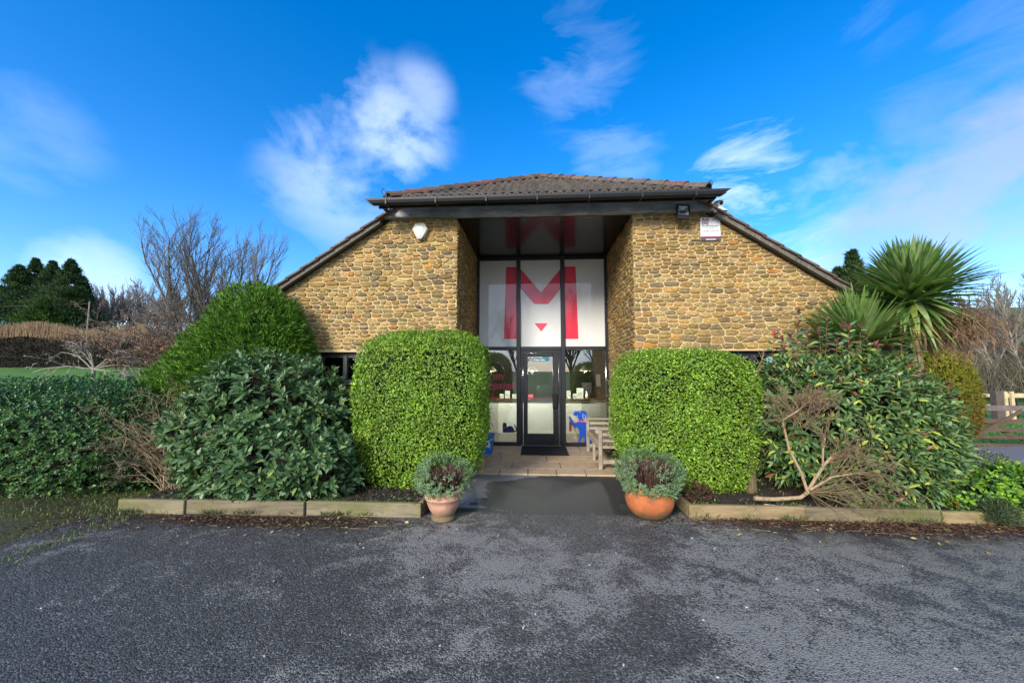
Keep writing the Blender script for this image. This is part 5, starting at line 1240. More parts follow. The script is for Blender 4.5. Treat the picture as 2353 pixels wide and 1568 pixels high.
# cordyline palms
def cordyline(name_lab, c, Lm, n, seed, trunk, droopN, dead=False):
    e = empty('cordyline_palm', (c[0], c[1], 0), name_lab, 'palm'); r = np.random.default_rng(seed)
    mb = MB()
    def straps(n, el0, el1, L0, L1, cols, w=.044, arch=.25, azr=None, mb=mb, base=(0, 0, 0)):
        for i in range(n):
            az = r.uniform(0, 2*math.pi) if azr is None else r.uniform(*azr); el = math.radians(r.uniform(el0, el1)); L = r.uniform(L0, L1)
            d = Vector((math.cos(az)*math.cos(el), math.sin(az)*math.cos(el), math.sin(el))); side = d.cross(Vector((0, 0, 1))).normalized(); upn = side.cross(d)
            k = 7; p = Vector(c)+Vector(base)+d*.03+Vector((0, 0, r.uniform(-.08, .10))); V = []; cc = np.array(cols[r.integers(len(cols))])*r.uniform(.75, 1.25); C_ = []
            ar = arch*r.uniform(.3, 1.3); dd = d.copy()
            for j in range(k+1):
                t = j/k; ww = w*(.45+1.5*t if t < .3 else .9*(1-((t-.3)/.7)**1.7)+.02)*.95
                V += [p-side*ww+upn*ww*.35, p, p+side*ww+upn*ww*.35]; C_ += [cc]*3
                dd = (dd+Vector((0, 0, -ar*(t+.2)*.35))).normalized(); p = p+dd*L/k
            fs = [[j*3+a, j*3+a+1, j*3+a+4, j*3+a+3] for j in range(k) for a in (0, 1)]
            mb.add([tuple(v) for v in V], fs, np.array(C_))
    G = [(.17, .29, .07), (.13, .24, .055), (.22, .34, .10), (.26, .35, .14), (.10, .19, .045)]
    straps(n, 30, 88, Lm*.80, Lm, G, arch=.05); straps(n//3, -5, 30, Lm*.8, Lm*1.05, G, arch=.18)
    straps(droopN, -70, -20, Lm*.65, Lm*.9, G+[(.24, .27, .05), (.20, .24, .05)], arch=.25)
    mb.build('leaves', LEAF, e)
    if dead:
        db_ = MB(); rn = random.Random(seed); out = []
        for i in range(60):
            grow(Vector(c)+Vector((.10, -.05, -.02)), (rn.uniform(.35, 1.2), rn.uniform(-.7, .3), rn.uniform(-.9, .0)), rn.uniform(.45, .72), .006, 3, rn, out, .8, .16, -.05, 4, .5, 5, .0022, None, .25)
        branches(db_, out, (.24, .155, .09)); db_.build('dead_flower_stalks', BARK, e)
        sk = MB(); straps(80, -88, -35, Lm*.55, Lm*.85, [(.27, .19, .08), (.30, .23, .08), (.22, .15, .07)], w=.03, arch=.1, mb=sk, base=(0, 0, -.12)); sk.build('dead_leaves', LEAF, e)
    t = MB(); t.tube(trunk, [.075, .07, .065, .06][:len(trunk)], 10, (.26, .18, .10)); t.build('trunk', BARK, e)
cp = at(2092, 690, 5.15)
cordyline('tall palm with spiky sword leaf crown and hanging dead flower stalks', tuple(cp), .80, 520, 5, [(cp.x+.02, 5.15, .05), (cp.x+.02, 5.15, 1.1), (cp.x, 5.15, 2.0), tuple(cp)], 75, True)
cp2 = at(1972, 798, 5.35)
cordyline('small spiky palm in front of the stone wall beside the tall palm', tuple(cp2), .82, 230, 6, [(cp2.x, 5.35, .05), (cp2.x, 5.35, .8), tuple(cp2)], 45)
# golden conifer behind the photinia
def golden():
    c = at(2160, 930, 8.5); e = empty('golden_conifer', (c.x, 8.5, 0), 'yellow green columnar conifer browning at its foot behind the straggly bush', 'conifer'); mb = MB()
    P, N_ = shell(9000, (c.x, 8.5, 1.02), (.50, .5, 1.0), 2.6, .07, 71, .2, zmin=.15, fr=4); r = np.random.default_rng(2); m = len(P); hz = np.clip(P[:, 2:3]/1.2, 0, 1)
    for k in range(4):
        col = jcol(m, [(.22, .22, .025), (.15, .18, .02), (.29, .26, .04)], None, .2, k); col = col*hz+np.array([.25, .13, .04])*(1-hz)
        leaves(mb, P, unit(N_*.5+np.array([0, 0, .7])+rdir(m, r)*.6), N_, r.uniform(.04, .09, m), np.full(m, .02), col, .1)
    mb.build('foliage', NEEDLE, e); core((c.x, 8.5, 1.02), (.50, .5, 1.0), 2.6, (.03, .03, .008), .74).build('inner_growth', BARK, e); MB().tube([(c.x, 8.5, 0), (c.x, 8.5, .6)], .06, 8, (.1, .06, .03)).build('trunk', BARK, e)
golden()
# low plants in the right corner
def low(name, lab, cat, cc, rad, n, L, W, cols, seed, nl=7, mat=None, big=False, ln=.05):
    e = empty(name, (cc[0], cc[1], .07), lab, cat); mb = MB(); P, N_ = shell(n, cc, rad, 2.2, .15, seed, .35, zmin=.04, fr=3); r = np.random.default_rng(seed)
    D = unit(N_+np.array([0, 0, .6])+rdir(len(P), r)*.4); rosettes(mb, P, D, nl, L, W, cols, None, seed, 1.1, ln, .05, big=big); mb.build('foliage', mat or LEAF, e)
    core(cc, rad, 2.2, (.012, .02, .008), .7).build('inner_growth', BARK, e); return e
q = at(2250, 1085, 4.95); low('variegated_shrub', 'low mound of small cream edged leaves beside the wet road', 'shrub', (q.x, 4.95, .26), (.48, .30, .30), 1500, .036, .5, [(.14, .18, .08), (.10, .14, .06), (.26, .29, .15)], 81)
q = at(2215, 1125, 4.6); low('leafy_plant', 'bright lime leafed plant growing over the board near the bush', 'plant', (q.x, 4.62, .20), (.40, .26, .24), 420, .075, .5, [(.20, .38, .03), (.07, .16, .03), (.28, .46, .05), (.04, .10, .03)], 82, big=True)
q = at(2315, 1135, 4.55); low('leafy_plant', 'bright lime leafed plant at the right edge of the picture', 'plant', (q.x+.05, 4.58, .22), (.48, .30, .28), 560, .075, .5, [(.22, .42, .03), (.16, .32, .03), (.30, .50, .06), (.05, .13, .03)], 83, big=True)
q = at(2300, 1180, 4.25); low('tufted_plant', 'small dark green tuft hanging over the right board', 'plant', (q.x, 4.27, .09), (.13, .09, .13), 260, .07, .10, [(.05, .09, .03), (.09, .12, .05)], 84)
q = at(1608, 1130, 4.45); low('sedum_plant', 'small rusty brown plant in the soil behind the orange pot', 'plant', (q.x, 4.5, .17), (.12, .10, .13), 260, .025, .6, [(.10, .045, .03), (.16, .07, .04), (.06, .035, .025)], 85)
# wallflower-like pot plants: grey-green skirts round a dark twiggy middle
def pot_plant(c, lab, s, seed, full):
    e = empty('potted_shrub', (c[0], c[1], .29), lab, 'potted plant'); r = np.random.default_rng(seed); mb = MB(); z0 = .30; pcs = (c[0], c[1], z0+.15)
    P, N_ = shell(1500, pcs, (.30*s, .30*s, .24*s), 2.0, .14, seed, .35, fr=3); keep = (np.hypot(P[:, 0]-c[0], P[:, 1]-c[1]) > .15*s) | (P[:, 2] < z0+.05) | (r.random(len(P)) < .10)
    front = (N_[:, 1] < -.3) & (P[:, 2] > z0+.10) & (np.abs(P[:, 0]-c[0]-(.05 if not full else 0)) < .17*s) & (r.random(len(P)) < .85); keep &= ~front
    if not full: keep &= ~((P[:, 0] > c[0]+.02) & (r.random(len(P)) < .62))
    keep &= P[:, 2] > z0-.10
    P, N_ = P[keep], N_[keep]; D = unit(N_+np.array([0, 0, .7])+rdir(len(P), r)*.3)
    rosettes(mb, P, D, 12, .030, .32, [(.25, .37, .17), (.16, .28, .11), (.34, .44, .25), (.10, .19, .08)], None, seed, 1.1, .055, .1, big=False); mb.build('foliage', LEAF, e)
    st = MB(); n = 900; a = r.uniform(0, 2*math.pi, n); rad = np.sqrt(r.random(n))*.20*s; B = np.stack([c[0]+rad*np.cos(a)*.7, c[1]+rad*np.sin(a)*.7, np.full(n, z0)], 1); T = B+np.stack([np.cos(a)*rad*.55, np.sin(a)*rad*.55-.02, r.uniform(.15, .29, n)*s], 1)
    st.segs(B, T, np.full(n, .0028), np.full(n, .0022), 3, jcol(n, [(.085, .045, .035), (.14, .085, .065), (.05, .03, .025)], None, .2, seed)); st.build('stem', BARK, e)
    m3 = MB(); leaves(m3, T-np.array([0, 0, .03]), unit(T-B), unit(rdir(n, r)), np.full(n, .035), np.full(n, .008), jcol(n, [(.12, .075, .055), (.20, .15, .10)], None, .2, seed), .3); m3.build('seed_heads', BARK, e)
pot_plant(P1, 'grey green shrub with brown dead flower spikes in the pale banded pot', .92, 91, False)
pot_plant(P2, 'full grey green shrub ringing dark flower spikes in the orange pot', 1.08, 92, True)
# ---------------------------------------------------------------- background trees
def tz(x, y): return float(terr(x, y))-.03
def bare_tree(loc, h, seed, label, col=(.12, .095, .075), lev=5, nst=1, spread=.62, up=.06, minr=.006, ratio=.66, nch=3, trunk=.28, cat='tree', group=None, k0=.014, wig=.12, xr=None, sl=.5, sn=7, t0=.12):
    x, y = loc; z = tz(x, y)-.1; e = empty('bare_tree', (x, y, z), label, cat, group); rn = random.Random(seed); out = []
    r0 = h*k0; tr = []; p = Vector((x, y, z)); d = Vector((rn.uniform(-.05, .05), rn.uniform(-.05, .05), 1)).normalized(); n = 5; L = h*trunk
    for i in range(n):
        q = p+d*L/n; tr.append((p.copy(), q.copy(), r0*(1-.05*i), r0*(1-.05*(i+1)))); p = q; d = (d+Vector((rn.gauss(0, .04), rn.gauss(0, .04), .05))).normalized()
    for i in range(nst):
        a = i*2*math.pi/max(1, nst)+rn.uniform(-.4, .4); dd = Vector((math.cos(a)*.42, math.sin(a)*.42, 1)) if nst > 1 else d
        grow(p-Vector((0, 0, L*.25*rn.random())), dd, h*sl*rn.uniform(.8, 1.05), r0*.62, lev-1, rn, out, spread, wig, up, nch, ratio, sn, minr, None, 0, t0)
    zm = max(o[1].z for o in out); k = h/(zm-z)
    xs_ = sorted(o[1].x for o in out); lo, hi = x-xs_[int(len(xs_)*.002)], xs_[int(len(xs_)*.998)]-x; kl = kr = k
    if xr: kl, kr = (x-xr[0])/max(.3, lo), (xr[1]-x)/max(.3, hi)
    def sc_(v): return Vector((x+(v.x-x)*(kl if v.x < x else kr), y+(v.y-y)*k, z+(v.z-z)*k))
    out = [(sc_(a), sc_(b), c*k if c > minr*1.1 else c, d_*k if d_ > minr*1.1 else d_, l) for a, b, c, d_, l in out]
    t = MB(); c_ = np.array(col)
    t.segs(np.array([tuple(sc_(s[0])) for s in tr]), np.array([tuple(sc_(s[1])) for s in tr]), np.array([s[2] for s in tr]), np.array([s[3] for s in tr]), 8, col); t.build('trunk', BARK, e)
    b = MB(); branches(b, out, col); b.build('crown', BARK, e); return e, len(out)
# the big bare tree left of the roof
p = at(436, 790, 19); bare_tree((p.x, 19), at(436, 470, 19).z-tz(p.x, 19), 105, 'tall bare many stemmed tree standing left of the stone building', (.11, .10, .085), 3, 9, .42, .04, .006, .44, 14, .14, k0=.010, wig=.055, sl=.75, sn=12, t0=.20, xr=(at(305, 600, 19).x, at(575, 600, 19).x))
p = at(520, 800, 17); bare_tree((p.x, 17), at(520, 490, 17).z-tz(p.x, 17), 106, 'second bare tree with lighter crown just right of the tall one', (.11, .10, .085), 3, 7, .42, .05, .006, .44, 14, .14, k0=.010, wig=.055, sl=.75, sn=12, t0=.20, xr=(at(455, 600, 17).x, at(628, 600, 17).x))
# red-brown beech thicket in front of it
def beech(px, Y, h, wd, seed, lab, leafn, col):
    p = at(px, 800, Y); x = p.x; z = tz(x, Y); e = empty('beech_shrub', (x, Y, z), lab, 'tree'); rn = random.Random(seed); out, tips = [], []
    for i in range(9): grow((x+rn.uniform(-.3, .3)*wd, Y+rn.uniform(-.4, .4), z), (rn.uniform(-.75, .75)*wd/h*1.1, rn.uniform(-.4, .3), 1), h*rn.uniform(.7, 1.0), .03, 4, rn, out, .75, .12, .02, 3.4, .6, 6, .008, tips, .15)
    mb = MB(); branches(mb, out, col); mb.build('crown', BARK, e)
    if leafn and tips:
        r = np.random.default_rng(seed); i = r.integers(0, len(tips), leafn); P = np.array([tuple(tips[k][0]) for k in i])+r.normal(size=(leafn, 3))*.08
        P = P[P[:, 2] < z+h*.75]; n = len(P); m2 = MB(); leaves(m2, P, rdir(n, r), rdir(n, r), r.uniform(.04, .09, n), r.uniform(.03, .05, n), jcol(n, [(.20, .10, .055), (.16, .075, .04), (.27, .14, .08)], None, .25, seed), .2); m2.build('dead_leaves', LEAF, e)
beech(385, 14, 3.1, 1.5, 201, 'wide brown leafless thicket below the tall bare tree', 5000, (.17, .13, .10))
beech(365, 26, 4.4, 1.4, 202, 'rounded reddish brown bare tree behind the dark hedgerow', 3000, (.15, .11, .09))
beech(455, 12, 2.9, 1.7, 203, 'russet leafed beech bush touching the conifer dome', 6000, (.19, .14, .10))
# pruned low tree with pale branches in the left field
def pruned():
    p = at(215, 850, 11.5); x, y, z = p.x, 11.5, tz(p.x, 11.5); e = empty('pruned_tree', (x, y, z), 'low pruned fruit tree with pale spreading bare branches in the left field', 'tree'); rn = random.Random(31); out = []
    top = Vector((x, y, 1.58+.12)); mb = MB(); mb.tube([(x, y, z), (x+.03, y, (z+1.7)/2), top], [.055, .05, .045], 8, (.28, .25, .20))
    for dx, dz, L in ((-1, .12, 1.9), (-.8, .45, 1.5), (-.35, .7, 1.4), (-.1, 1, 1.1), (.25, .9, 1.2), (.6, .55, 1.5), (1, .2, 2.1), (1, -.02, 1.9), (-1, -.1, 1.5), (.5, .3, 1.6)):
        grow(top, (dx, rn.uniform(-.5, .5), dz), L*.85, .024, 3, rn, out, .8, .12, .06, 3, .5, 7, .007, None, .2)
    branches(mb, out, (.28, .25, .20)); mb.build('crown', BARK, e)
pruned()
# conifer group far left: five overlapping trees
def leyland(px, top, Y, wpx, seed, lab, col=None):
    p = at(px, top, Y); x = p.x; z0 = tz(x, Y); h = p.z-z0; R_ = wpx/849*Y; e = empty('conifer_tree', (x, Y, z0), lab, 'tree', 'dark conifers at the far left'); r = np.random.default_rng(seed)
    m = 520; t = r.random(m)**.75; t[:14] = np.linspace(.86, 1.0, 14); a = r.uniform(0, 2*math.pi, m); lim = R_*1.9*(1-t)**.95*(.72+.4*r.random(m))
    rr = lim*np.where(r.random(m) < .65, 1, r.random(m)); Cn = np.stack([x+rr*np.cos(a), Y+rr*np.sin(a), z0+.3+t*(h-.3)+rr*.16], 1); O = np.stack([np.cos(a), np.sin(a), np.full(m, .3)], 1)
    mb = MB(); cs = col or [(.03, .065, .022), (.045, .09, .03), (.02, .045, .016), (.065, .11, .035)]; br = jcol(m, cs, None, .3, seed)
    for k in range(34):
        sp = (.05+.42*(1-t))[:, None]; B = Cn+r.normal(size=(m, 3))*sp*np.array([1, 1, .55]); D = unit(O*.6+np.array([0, 0, .6])+rdir(m, r)*.5)
        leaves(mb, B, D, unit(O+rdir(m, r)*.5), r.uniform(.16, .36, m), r.uniform(.04, .09, m), br*r.uniform(.75, 1.25, (m, 1)), .2)
    mb.build('crown', NEEDLE, e); MB().segs([(x, Y, z0)], [(x, Y, z0+h*.93)], [R_*.06], [.03], 8, (.07, .05, .035)).build('trunk', BARK, e)
for i, (px, tp, Y, wp, lab) in enumerate(((-25, 640, 34, 55, 'dark conifer cut by the left picture edge'), (45, 612, 33, 50, 'dark conifer second from the left in the far group'), (83, 597, 35, 38, 'tallest pointed conifer in the middle of the far left group'),
        (122, 603, 33, 34, 'narrow topped conifer right of the tallest in the far left group'), (165, 600, 32, 48, 'rightmost dark conifer beside the utility pole'), (190, 640, 33, 36, 'shorter conifer at the right foot of the far left group'))):
    leyland(px, tp, Y, wp, 300+i, lab)
leyland(100, 690, 30, 38, 320, 'low bright green conifer at the foot of the far left group', [(.04, .09, .02), (.06, .12, .02)])
leyland(1957, 583, 21, 30, 321, 'dark windswept conifer showing above the right end of the roof'); leyland(2008, 625, 21, 34, 322, 'lower dark conifer between the roof end and the tall palm')
leyland(1925, 622, 22, 26, 323, 'small conifer tip just above the tiled roof edge')
# thin bare wood beyond the left hedgerow
rn0 = random.Random(5)
src = []
for i, px in enumerate(list(range(215, 480, 17))+[505]):
    Y = rn0.uniform(34, 44); tp = rn0.uniform(640, 672); p = at(px+rn0.uniform(-5, 5), tp, Y); x = p.x; z0 = tz(x, Y); h = p.z-z0
    labs = ['slender bare tree in the distant left wood, number %d from the conifers']
    e, n_ = bare_tree((x, Y), h, 400+i, '', (.15, .13, .11), 3, 4, .42, .07, .012, .44, 12, .3, wig=.05, sl=.68, sn=10, t0=.2, group='bare trees of the distant left wood', k0=.010)
    e['label'] = 'slender bare tree in the distant wood between dark conifers and the building'
# hedgerow across the left field with reddish top
def hedgerow():
    e = empty('hedgerow', (-20, 24, tz(-20, 24)), 'long dark bare hedgerow with upright russet top twigs across the left field', 'hedge'); r = np.random.default_rng(8); mb = MB()
    n = 26000; x = r.uniform(-42, -9.0, n); y = 23+r.uniform(-.9, .9, n)+.02*(x+20)
    zb = terr(x, y); P = np.stack([x, y, zb+r.uniform(0, 1.0, n)**.9*1.75], 1); D = unit(rdir(n, r)*.8+np.array([0, 0, .6])); L = r.uniform(.2, .5, n)
    mb.segs(P, P+D*L[:, None], np.full(n, .014), np.full(n, .008), 3, jcol(n, [(.05, .04, .035), (.035, .035, .025), (.075, .055, .045)], None, .2, 1)); mb.build('stem', BARK, e)
    m2 = MB(); n = 15000; x = r.uniform(-42, -9.5, n); y = 23+r.uniform(-.6, .6, n)+.02*(x+20); zb = terr(x, y)+1.4+.22*np.sin(x*.9)+np.clip(-x-20, 0, 20)*.03
    P = np.stack([x, y, zb], 1); D = unit(rdir(n, r)*.16+np.array([0, 0, 1])); L = r.uniform(.35, 1.05, n); m2.segs(P, P+D*L[:, None], np.full(n, .012), np.full(n, .005), 3, jcol(n, [(.26, .17, .095), (.19, .125, .075), (.33, .24, .14)], None, .2, 2)); m2.build('top_twigs', BARK, e)
    n = 14000; m3 = MB(); x = r.uniform(-42, -9.0, n); y = 22.6+r.uniform(-.6, .5, n)+.02*(x+20); P = np.stack([x, y, terr(x, y)+r.uniform(.1, 1.9, n)], 1); leaves(m3, P, rdir(n, r), rdir(n, r), r.uniform(.06, .14, n), r.uniform(.05, .09, n), jcol(n, [(.02, .035, .014), (.035, .045, .02), (.05, .035, .025)], None, .2, 3)); m3.build('foliage', NEEDLE, e)
    c = MB(); xs = np.linspace(-42, -9.2, 30)
    for a, b in zip(xs[:-1], xs[1:]):
        za, zb_ = float(terr(a, 23))+1.45, float(terr(b, 23))+1.45; ya, yb = 23+.02*(a+20), 23+.02*(b+20)
        c.prism([(a, ya-.3, float(terr(a, 23))-.2), (b, yb-.3, float(terr(b, 23))-.2), (b, yb-.3, zb_), (a, ya-.3, za)], (0, .6, 0), (.015, .014, .011))
    c.build('inner_growth', BARK, e)
hedgerow()
# utility pole and its wire
p = at(206, 692, 31); zb = tz(p.x, 31); wd = (.30, .25, .20)
e = empty('utility_pole', (p.x, 31, zb), 'thin grey wooden utility pole with stay wire beside the conifers', 'pole')
MB().tube([(p.x, 31, zb-.2), (p.x, 31, p.z)], [.065, .05], 8, wd).build('pole', BARK, e); MB().tube([(p.x, 31, p.z-1.4), (p.x-1.7, 31, zb)], .012, 5, wd).tube([(p.x, 31, p.z-.2), (p.x-14, 31, p.z-.5), (p.x-30, 31, p.z-.1)], .007, 5, wd).build('wire', BARK, e)

# ---------------------------------------------------------------- right side: wood on the hill, fences, gate
def scrub():
    r = np.random.default_rng(18); mb = MB(); n = 52000; x = r.uniform(13, 75, n); y = r.uniform(27, 64, n); z = terr(x, y)
    hgt = np.where(y < 34, 2.6, 3.2)*(1+.25*np.sin(x*.7)*np.cos(y*.5)); P = np.stack([x, y, z+r.random(n)*hgt], 1); D = unit(rdir(n, r)*.5+np.array([0, 0, .9])); L = r.uniform(.5, 1.5, n)
    mb.segs(P, P+D*L[:, None], np.full(n, .028), np.full(n, .010), 3, jcol(n, [(.14, .115, .08), (.10, .085, .06), (.18, .145, .10), (.11, .12, .06)], None, .25, 4))
    tag(mb.build('scrub_wood', BARK), 'dense brown winter scrub covering the hillside behind the right field', 'wood', kind='stuff')
scrub()
for i, (px, tp, Y, col, lab) in enumerate(((2330, 610, 30, (.26, .23, .18), 'pale trunked bare tree at the right picture edge'), (2268, 640, 31, (.26, .23, .18), 'bare tree with pale forked trunk right of the tall palm'), (2225, 655, 36, (.20, .17, .14), 'fine bare tree close behind the palm crown on its right'),
        (2390, 600, 33, (.15, .13, .11), 'bare tree cut off by the right picture edge'), (2300, 665, 40, (.13, .11, .09), 'smaller bare tree between the two pale trunked ones'), (2170, 690, 42, (.13, .11, .09), 'low bare tree seen under the tall palm leaves'))):
    p = at(px, tp, Y); bare_tree((p.x, Y), p.z-tz(p.x, Y), 500+i, lab, col, 3, 4, .5, .05, .014, .44, 13, .28, k0=.012, wig=.06, sl=.7, sn=11, t0=.15)
def leaf_tree(px, top, Y, wpx, seed, lab):
    p = at(px, top, Y); x = p.x; z0 = tz(x, Y); h = p.z-z0
# pale new post-and-rail fence
def rail_fence():
    wm = wood_mat('new_pine'); c = (.58, .46, .25); Y = 17.6
    def P(px, py): q = at(px, py, Y); return q
    e = empty('rail_fence', (P(2300, 955).x, Y, tz(P(2300, 955).x, Y)), 'pale new timber post and rail fence across the far side of the right field', 'fence')
    mb = MB(); xa, xb = P(2195, 900).x, P(2292, 900).x
    for z0, z1 in ((904, 911), (929, 935)): mb.box((xa, Y, P(2250, z1).z), (xb, Y+.04, P(2250, z0).z), c)
    for z0, z1 in ((903, 913), (934, 940)): mb.box((P(2303, 900).x, Y, P(2320, z1).z), (P(2303, 900).x+9, Y+.04, P(2320, z0).z), c)
    mb.build('rail', wm, e); 
    for px in (2305, 2320, 2420, 2230):
        q = P(px, 900); MB().box((q.x-.06, Y-.085, tz(q.x, Y)-.1), (q.x+.06, Y-.002, q.z+.03), c).build('post', wm, e)
    e2 = empty('gate_post', (P(2288, 955).x, 14.5, 0), 'dark rough wooden post in front of the pale rail fence', 'post')
    q = at(2289, 897, 14.5); e2.location = (q.x, 14.5, tz(q.x, 14.5)); MB().box((q.x-.13, 14.4, tz(q.x, 14.5)-.1), (q.x+.13, 14.62, q.z), (.10, .075, .06), bev=.02).build('post', WOOD, e2)
    f = empty('mesh_fence', (P(2300, 940).x, 19, 0), 'dark wire mesh fence behind the pale timber rails', 'fence'); m3 = MB()
    x = P(2190, 900).x-1
    while x < P(2300, 900).x+12: m3.box((x, 19, tz(x, 19)), (x+.03, 19.03, tz(x, 19)+1.0), (.03, .03, .03)); x += .35
    for k in range(6): m3.box((P(2190, 900).x-1, 19.031, -.45+.17*k), (P(2300, 900).x+12, 19.045, -.435+.17*k), (.03, .03, .03))
    m3.build('wire', BARK, f)
rail_fence()
def gate():
    Y = 9.3; c = (.105, .068, .040); xa = at(2188, 980, Y).x; xb = xa+3.3; e = empty('field_gate', (xa, Y, tz(xa, Y)), 'brown five bar wooden field gate beside the wet road', 'gate')
    def zz(py, px=2240): return at(px, py, Y).z
    R = Matrix.Translation((xa, Y, 0)) @ Matrix.Rotation(-.10, 4, 'Z'); L = 3.3
    bars = [(930, 942), (961, 970), (981, 989), (998, 1005), (1016, 1023)]
    for i, (a, b) in enumerate(bars):
        z0, z1 = zz(b), zz(a); MB().box((0, 0, z0), (L, .045 if i else .07, z1), (.16, .125, .11) if i == 0 else c, R=R).build('bar', WOOD, e)
    zt, zb = zz(940), zz(1022)
    MB().prism([tuple(R @ Vector(v)) for v in ((.1, -.03, zb+.05), (.1, -.03, zb-.03), (1.35, -.03, zt-.05), (1.35, -.03, zt+.03))][::-1], tuple(R.to_3x3() @ Vector((0, .028, 0))), c).build('brace', WOOD, e)
    MB().prism([tuple(R @ Vector(v)) for v in ((.1, .072, zt+.0), (.1, .072, zt-.08), (1.7, .072, zb-.02), (1.7, .072, zb+.05))], tuple(R.to_3x3() @ Vector((0, .028, 0))), c).build('brace', WOOD, e)
    MB().box((-.02, -.01, zb-.05), (.07, .06, zt+.1), c, R=R).build('stile', WOOD, e); MB().box((L-.07, -.012, zb-.05), (L+.02, .062, zt+.1), c, R=R).build('stile', WOOD, e)
gate()

# ---------------------------------------------------------------- trees behind the camera, mirrored in the glass
for i, (x, y, h) in enumerate(((-6, -17, 9), (-1.5, -20, 9.5), (3.5, -18, 10), (7, -22, 9), (-11, -22, 10))):
    bare_tree((x, y), h, 600+i, 'bare tree mirrored in the entrance glass', (.10, .085, .07), 3, 6, .5, .05, .014, .42, 10, .2, wig=.07, sl=.7, sn=10, t0=.15, group='bare trees mirrored in the glass')
for i, (x, y, rad) in enumerate(((-4.6, -11, 1.5), (9.5, -13, 1.2), (-13, -24, 1.6))):
    P, N_ = shell(5200, (x, y, rad*.8), (rad, rad*.8, rad*1.1), 2.2, .12, 700+i, .3, zmin=.05); r = np.random.default_rng(i); m = len(P)
    e = empty('evergreen_bush', (x, y, 0), 'dark evergreen bush mirrored in the entrance glass', 'bush', 'evergreen bushes mirrored in the glass'); mb = MB()
    leaves(mb, P, unit(N_+rdir(m, r)), N_, np.full(m, .22), np.full(m, .13), jcol(m, [(.03, .06, .02), (.05, .09, .03)], None, .2, i)); mb.build('foliage', LEAF, e); core((x, y, rad*.8), (rad, rad*.8, rad*1.1), 2.2).build('inner_growth', BARK, e)

# ---------------------------------------------------------------- litter, verge grass, small things on the ground
def litter():
    r = np.random.default_rng(33); mb = MB(); n0 = 6500
    def patch(n, cx_, cy_, sx, sy, cols, smin=.012, smax=.045):
        x = cx_+r.normal(size=n)*sx; y = cy_-np.abs(r.normal(size=n))*sy; P = np.stack([x, y, r.uniform(.002, .018, n)], 1); a = r.uniform(0, 6.28, n)
        A = np.stack([np.cos(a), np.sin(a), r.uniform(-.1, .35, n)], 1); L = r.uniform(smin, smax, n); leaves(mb, P, A, unit(np.stack([r.normal(size=n)*.4, r.normal(size=n)*.4, np.ones(n)], 1)), L, L*r.uniform(.3, .6, n), jcol(n, cols, None, .3, 5), .35)
    br = [(.10, .045, .028), (.07, .035, .022), (.15, .075, .04), (.05, .03, .02), (.22, .15, .08)]
    patch(2600, -2.75, 4.02, .62, .13, br); patch(1200, -3.4, 4.0, .6, .10, br); patch(3200, 3.9, 4.24, .75, .17, br+[(.24, .11, .05)]); patch(1200, 2.5, 4.24, .5, .12, br[:2]); patch(900, 4.9, 4.2, .6, .10, br)
    patch(70, -2.5, 4.0, .6, .18, [(.42, .38, .14), (.45, .36, .20)], .03, .07); patch(45, 3.6, 4.2, .9, .2, [(.42, .42, .10), (.45, .33, .15)], .03, .07)
    patch(600, -5.0, 3.9, .5, .3, br); patch(260, 0, 3.9, 3, .5, [(.10, .08, .05), (.2, .17, .1)], .006, .02)
    tag(mb.build('leaf_litter', LEAF), 'brown and yellow fallen leaves along the bed edges', 'fallen leaves', kind='stuff')
    tw, out, rn = MB(), [], random.Random(3)
    for k in range(120):
        x = rn.choice([rn.gauss(-2.5, .7), rn.gauss(2.6, .6), rn.gauss(4, .6)]); y = rn.uniform(3.75, 4.05) if x < 0 else rn.uniform(3.95, 4.22); a = rn.uniform(0, 6.28); L = rn.uniform(.05, .22)
        out.append((Vector((x, y, .008)), Vector((x+L*math.cos(a), y+L*.4*math.sin(a), .012)), .0025, .0015, 0))
    branches(tw, out, (.30, .21, .13)); tag(tw.build('fallen_twigs', BARK), 'thin fallen twigs scattered in front of the beds', 'twigs', kind='stuff')
    lf = MB(); n = 2600; x = r.uniform(-4.7, -1.35, n); y = r.uniform(4.25, 5.6, n); P = np.stack([x, y, np.full(n, .09)], 1); leaves(lf, P, unit(rdir(n, r)+np.array([0, 0, .7])), rdir(n, r), r.uniform(.02, .06, n), r.uniform(.012, .03, n), jcol(n, [(.06, .10, .03), (.08, .045, .03), (.05, .03, .02)], None, .25, 2))
    x = r.uniform(1.75, 5.8, n); y = r.uniform(4.4, 5.6, n); P = np.stack([x, y, np.full(n, .09)], 1); leaves(lf, P, unit(rdir(n, r)+np.array([0, 0, .5])), rdir(n, r), r.uniform(.02, .05, n), r.uniform(.01, .025, n), jcol(n, [(.05, .07, .025), (.10, .05, .03), (.04, .025, .02)], None, .25, 2))
    tag(lf.build('bed_litter', LEAF), 'weeds and dead leaves covering the soil of the planting beds', 'ground cover', kind='stuff')
litter()
